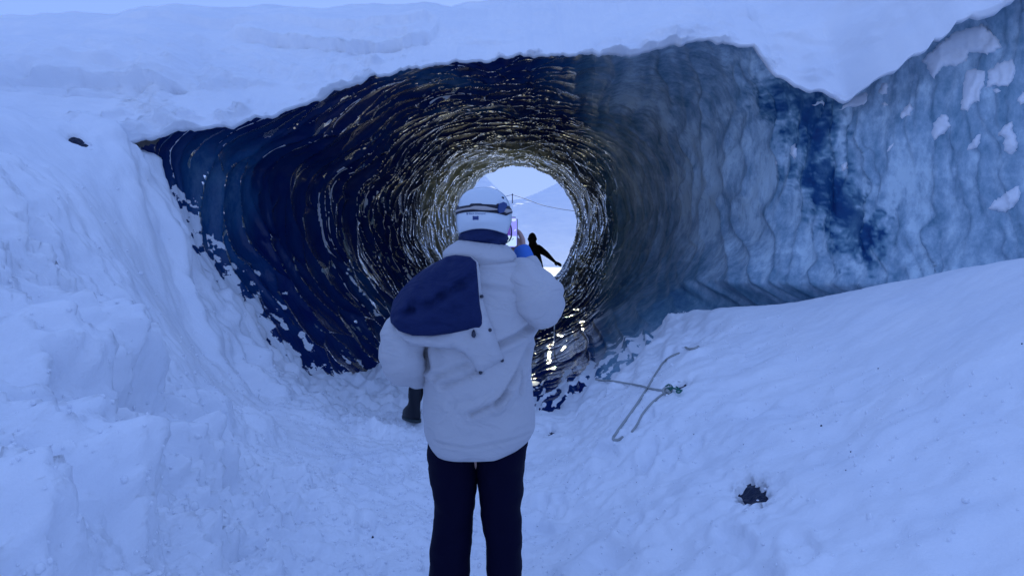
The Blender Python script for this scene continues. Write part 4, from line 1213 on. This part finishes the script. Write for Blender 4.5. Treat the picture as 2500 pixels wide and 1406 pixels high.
o_ = rope([(1674, 849), (1684, 853), (1696, 852), (1706, 847)], .010, rope_m.m, 'rope', label='short curved rope piece surfacing above the other ropes', cat='rope')
kn = link('knot', None, label='green and grey knot where two ropes are tied beside the small dark hole', cat='knot')
h, nn_ = cast(gb, 1630, 956); kn.location = h
rnd = random.Random(4)
for (a, b, ax) in ((1628, 958, 0), (1634, 954, 1.0), (1631, 962, 2.0)):
    h, nn_ = cast(gb, a, b); c = h + Vector((0, -.012, .012))
    P = [c + Vector((.028 * math.cos(t) * math.cos(ax), .02 * math.sin(t), .02 * math.sin(t + ax))) for t in np.linspace(0, 6.0, 16)]
    V, F = tube_geo(P, .011, 8); me = mesh_from('rope_turn', V, F, [rope_m.m]); me.transform(Matrix.Translation(-kn.location)); link('rope_turn', me, kn)
L = [(1624, 952), (1632, 947), (1640, 953), (1634, 962), (1626, 958), (1640, 956), (1649, 958), (1655, 961), (1664, 962)]
P = [q + Vector((0, -.02, .025)) for q in rope_pts(L, .008)]; V, F = tube_geo(P, .0065, 7); me = mesh_from('tie_cord', V, F, [tie_m.m]); me.transform(Matrix.Translation(-kn.location)); link('tie_cord', me, kn, 'dark green tie cord')
P = [q + Vector((0, -.02, .02)) for q in rope_pts([(1650, 951), (1656, 956), (1650, 963), (1657, 966), (1663, 961)], .008)]; V, F = tube_geo(P, .006, 7); me = mesh_from('tie_cord', V, F, [tie_m.m]); me.transform(Matrix.Translation(-kn.location)); link('tie_cord', me, kn, 'dark green tie cord')

# marker pole and its sagging cable beyond the tunnel
pole_m = M('dark_pole', (.02, .03, .08), .7)
YPO = 36.0
pl = link('marker_pole', None, label='thin dark marker pole on the snow ridge beyond the tunnel', cat='pole'); base_p = V3(1251, 504, YPO); pl.location = base_p
V, F = tube_geo([Vector((0, 0, -.3)), Vector((0, 0, .3)), Vector((.0, 0, .62))], [.027, .026, .022], 10); link('shaft', mesh_from('shaft', V, F, [pole_m.m]), pl)
V, F = tube_geo([Vector((0, 0, .54)), Vector((0, 0, .59))], [.035, .035], 10); link('clamp', mesh_from('clamp', V, F, [pole_m.m]), pl)
P = [V3(*q) for q in [(1120, 500, 34), (1170, 486, 35), (1210, 482, 35.5), (1232, 480, 35.8), (1251, 475.5, YPO)]]
P2 = [V3(*q) for q in [(1251, 475.5, YPO), (1280, 485, 35), (1320, 500, 33), (1360, 509, 31), (1400, 515, 29), (1450, 520, 28)]]
V, F = tube_geo(bez([tuple(p) for p in P], 6), .013, 6); link('cable', mesh_from('cable', V, F, [pole_m.m]), label='thin cable running left from the marker pole towards the helmet', cat='cable')
V, F = tube_geo(bez([tuple(p) for p in P2], 6), .012, 6); link('cable', mesh_from('cable', V, F, [pole_m.m]), label='thin sagging cable running right from the marker pole across the slope', cat='cable')

# snow patches stuck to the blue wall
wb = local_bvh(ice_o, 1700, 2900, -400, 800)
patches = [
 ([(1928, 362), (1940, 352), (1946, 368), (1940, 388), (1930, 380)], 'small bright snow blob on the dark ice band, the higher of the two'),
 ([(2056, 402), (2068, 396), (2070, 412), (2060, 418), (2053, 410)], 'small bright snow blob on the dark ice band, the lower of the two'),
 ([(1890, 398), (1896, 394), (1898, 400), (1892, 404)], 'tiny snow speck left of the dark ice band'),
 ([(2346, 268), (2352, 200), (2358, 175), (2380, 168), (2404, 172), (2402, 212), (2394, 222), (2390, 246), (2372, 258), (2364, 272)], 'tall ragged snow patch joined to a broader one on the upper blue wall'),
 ([(2412, 176), (2440, 152), (2472, 145), (2478, 168), (2474, 196), (2460, 213), (2430, 210), (2404, 216), (2412, 200)], 'broad bright snow patch at the upper right of the blue wall'),
 ([(2274, 318), (2282, 296), (2304, 278), (2316, 290), (2320, 306), (2306, 326), (2284, 342), (2274, 332)], 'oval snow patch in the middle of the right wall'),
 ([(2434, 332), (2452, 306), (2470, 298), (2474, 318), (2484, 344), (2482, 370), (2470, 378), (2454, 372), (2448, 350), (2456, 336), (2440, 332)], 'hooked snow patch near the right edge of the wall'),
 ([(2412, 512), (2430, 490), (2462, 466), (2488, 454), (2492, 476), (2478, 504), (2454, 517), (2432, 514)], 'slanting snow patch low on the wall at the right edge'),
 ([(2362, 364), (2376, 340), (2396, 326), (2394, 348), (2380, 366)], 'thin pointed snow patch between the oval and the hooked patches'),
 ([(2198, 286), (2206, 266), (2222, 252), (2230, 264), (2222, 282), (2204, 290)], 'small snow patch left of the oval one'),
 ([(2144, 226), (2150, 208), (2160, 200), (2167, 212), (2165, 229), (2152, 230)], 'small snow patch just below the snow roof edge'),
 ([(2152, 254), (2160, 247), (2168, 256), (2160, 262)], 'tiny round snow patch below the roof edge'),
 ([(2165, 368), (2176, 354), (2182, 348), (2178, 362), (2168, 370)], 'tiny slanted snow fleck in the middle of the wall'),
 ([(2050, 268), (2072, 250), (2088, 232), (2112, 224), (2120, 232), (2110, 256), (2088, 262), (2068, 262)], 'ragged snow tongue sticking out below the roof edge'),
 ([(1984, 256), (1996, 250), (2010, 243), (2012, 258), (2002, 252), (1992, 260)], 'thin snow fleck on top of the dark ice'),
 ([(2420, 222), (2436, 217), (2446, 222), (2434, 230)], 'flat little snow patch under the broad bright one'),
 ([(2250, 150), (2290, 110), (2330, 80), (2400, 60), (2440, 100), (2446, 118), (2410, 134), (2366, 128), (2360, 150), (2330, 164), (2300, 162), (2280, 192), (2268, 180), (2262, 162)], 'large wind-blown snow mass plastered on the wall at the upper right'),
 ([(2484, 240), (2496, 226), (2510, 228), (2512, 252), (2490, 256)], 'snow patch cut by the right picture edge'),
]
for i, (poly, lab) in enumerate(patches):
    cx_ = sum(p[0] for p in poly) / len(poly); cy_ = sum(p[1] for p in poly) / len(poly)
    h, nn_ = cast(wb, cx_, cy_)
    if h is None: print('no wall behind', lab); continue
    Yr = h.y; c0 = h
    rnd = random.Random(i)
    poly2 = []
    for (ax, ay), (bx, by) in zip(poly, poly[1:] + poly[:1]):
        n = max(1, int(math.hypot(bx - ax, by - ay) / 5))
        for k in range(n):
            poly2.append((ax + (bx - ax) * k / n + rnd.uniform(-2.6, 2.6), ay + (by - ay) * k / n + rnd.uniform(-2.6, 2.6)))
    def dep(X, Z, Yr=Yr, nn_=nn_, c0=c0):
        out = []
        for x, z in zip(X, Z):
            d = Vector((x / Yr, 1, (z - CAMZ) / Yr)).normalized(); hh = wb.ray_cast(Vector((0, 0, CAMZ)), d)[0]
            out.append(hh.y if hh else Yr)
        return np.array(out)
    big = len(poly) > 9
    V, F = pillow(poly2, dep,   .035 if big else .025, 26 if big else 14, 5, .05, i, .015, (), Yr)
    # follow the wall: keep each point on its own sight line so the patch hugs the curved ice
    V = [Vector((x * (y / Yr), y, CAMZ + (z - CAMZ) * (y / Yr))) for x, y, z in V]
    o = Vector(c0); me = mesh_from('snow_patch', [v - o for v in V], F, [snow]); ob = link('snow_patch', me, label=lab, cat='snow patch', group='snow patches stuck on the blue ice wall'); ob.location = o

# loose crumbs of snow on the banks
rnd = random.Random(11)
ico = bmesh.new(); bmesh.ops.create_icosphere(ico, subdivisions=1, radius=1); iv = [v.co.copy() for v in ico.verts]; jf = [[v.index for v in f.verts] for f in ico.faces]; ico.free()
V, F = [], []
pts = []
for k in range(5200):
    if k < 3800: x, y = rnd.gauss(-1.2, .9), rnd.uniform(1.6, 7.2)
    else: x, y = rnd.uniform(-.8, 2.2), rnd.uniform(2.0, 6.5)
    pts.append((x, y))
A = np.array(pts); cx_, cy_, cz_ = ground_pt(A[:, :1], A[:, 1:])
for x, y, z in zip(cx_[:, 0], cy_[:, 0], cz_[:, 0]):
    s_ = rnd.uniform(.004, .013) * (1.9 if rnd.random() < .06 else 1) * (1 if x < 0 else .7)
    a = [rnd.uniform(.6, 1.3) for _ in range(3)]; b0 = len(V)
    for v in iv: V.append((x + v.x * s_ * a[0] * rnd.uniform(.85, 1.15), y + v.y * s_ * a[1], z + s_ * .3 + v.z * s_ * a[2]))
    F += [[i + b0 for i in f] for f in jf]
link('snow_crumbs', mesh_from('snow_crumbs', V, F, [snow]), kind='stuff')
# specks of dark grit lying on the snow
gb2 = local_bvh(ground_o, -50, 2550, 600, 1450)
grit_m = M('dark_grit', (.02, .03, .06), .8)
V, F = [], []
spots = [(2005, 1040, 5), (1929, 1047, 2.5), (2077, 1103, 3.5), (2144, 900, 3), (2065, 1148, 3), (1694, 1060, 2.5), (1412, 1193, 2), (1554, 1177, 2), (1556, 1137, 2), (1640, 1341, 2.5), (1815, 1085, 2), (910, 1312, 6), (930, 1310, 4), (746, 1180, 2.5), (2495, 840, 4)]
for k in range(60): spots.append((rnd.uniform(500, 2400), rnd.uniform(1000, 1400), rnd.uniform(.8, 1.6)))
for (px, py, r) in spots:
    h, nn_ = cast(gb2, px, py)
    if h is None: continue
    s_ = r / FPX * h.y * .55; b0 = len(V)
    for v in iv: V.append(h + Vector((v.x * s_, v.y * s_ * .7, v.z * s_ * 1.3 + s_ * .3)))
    F += [[i + b0 for i in f] for f in jf]
link('grit', mesh_from('grit', V, F, [grit_m.m]), kind='stuff')
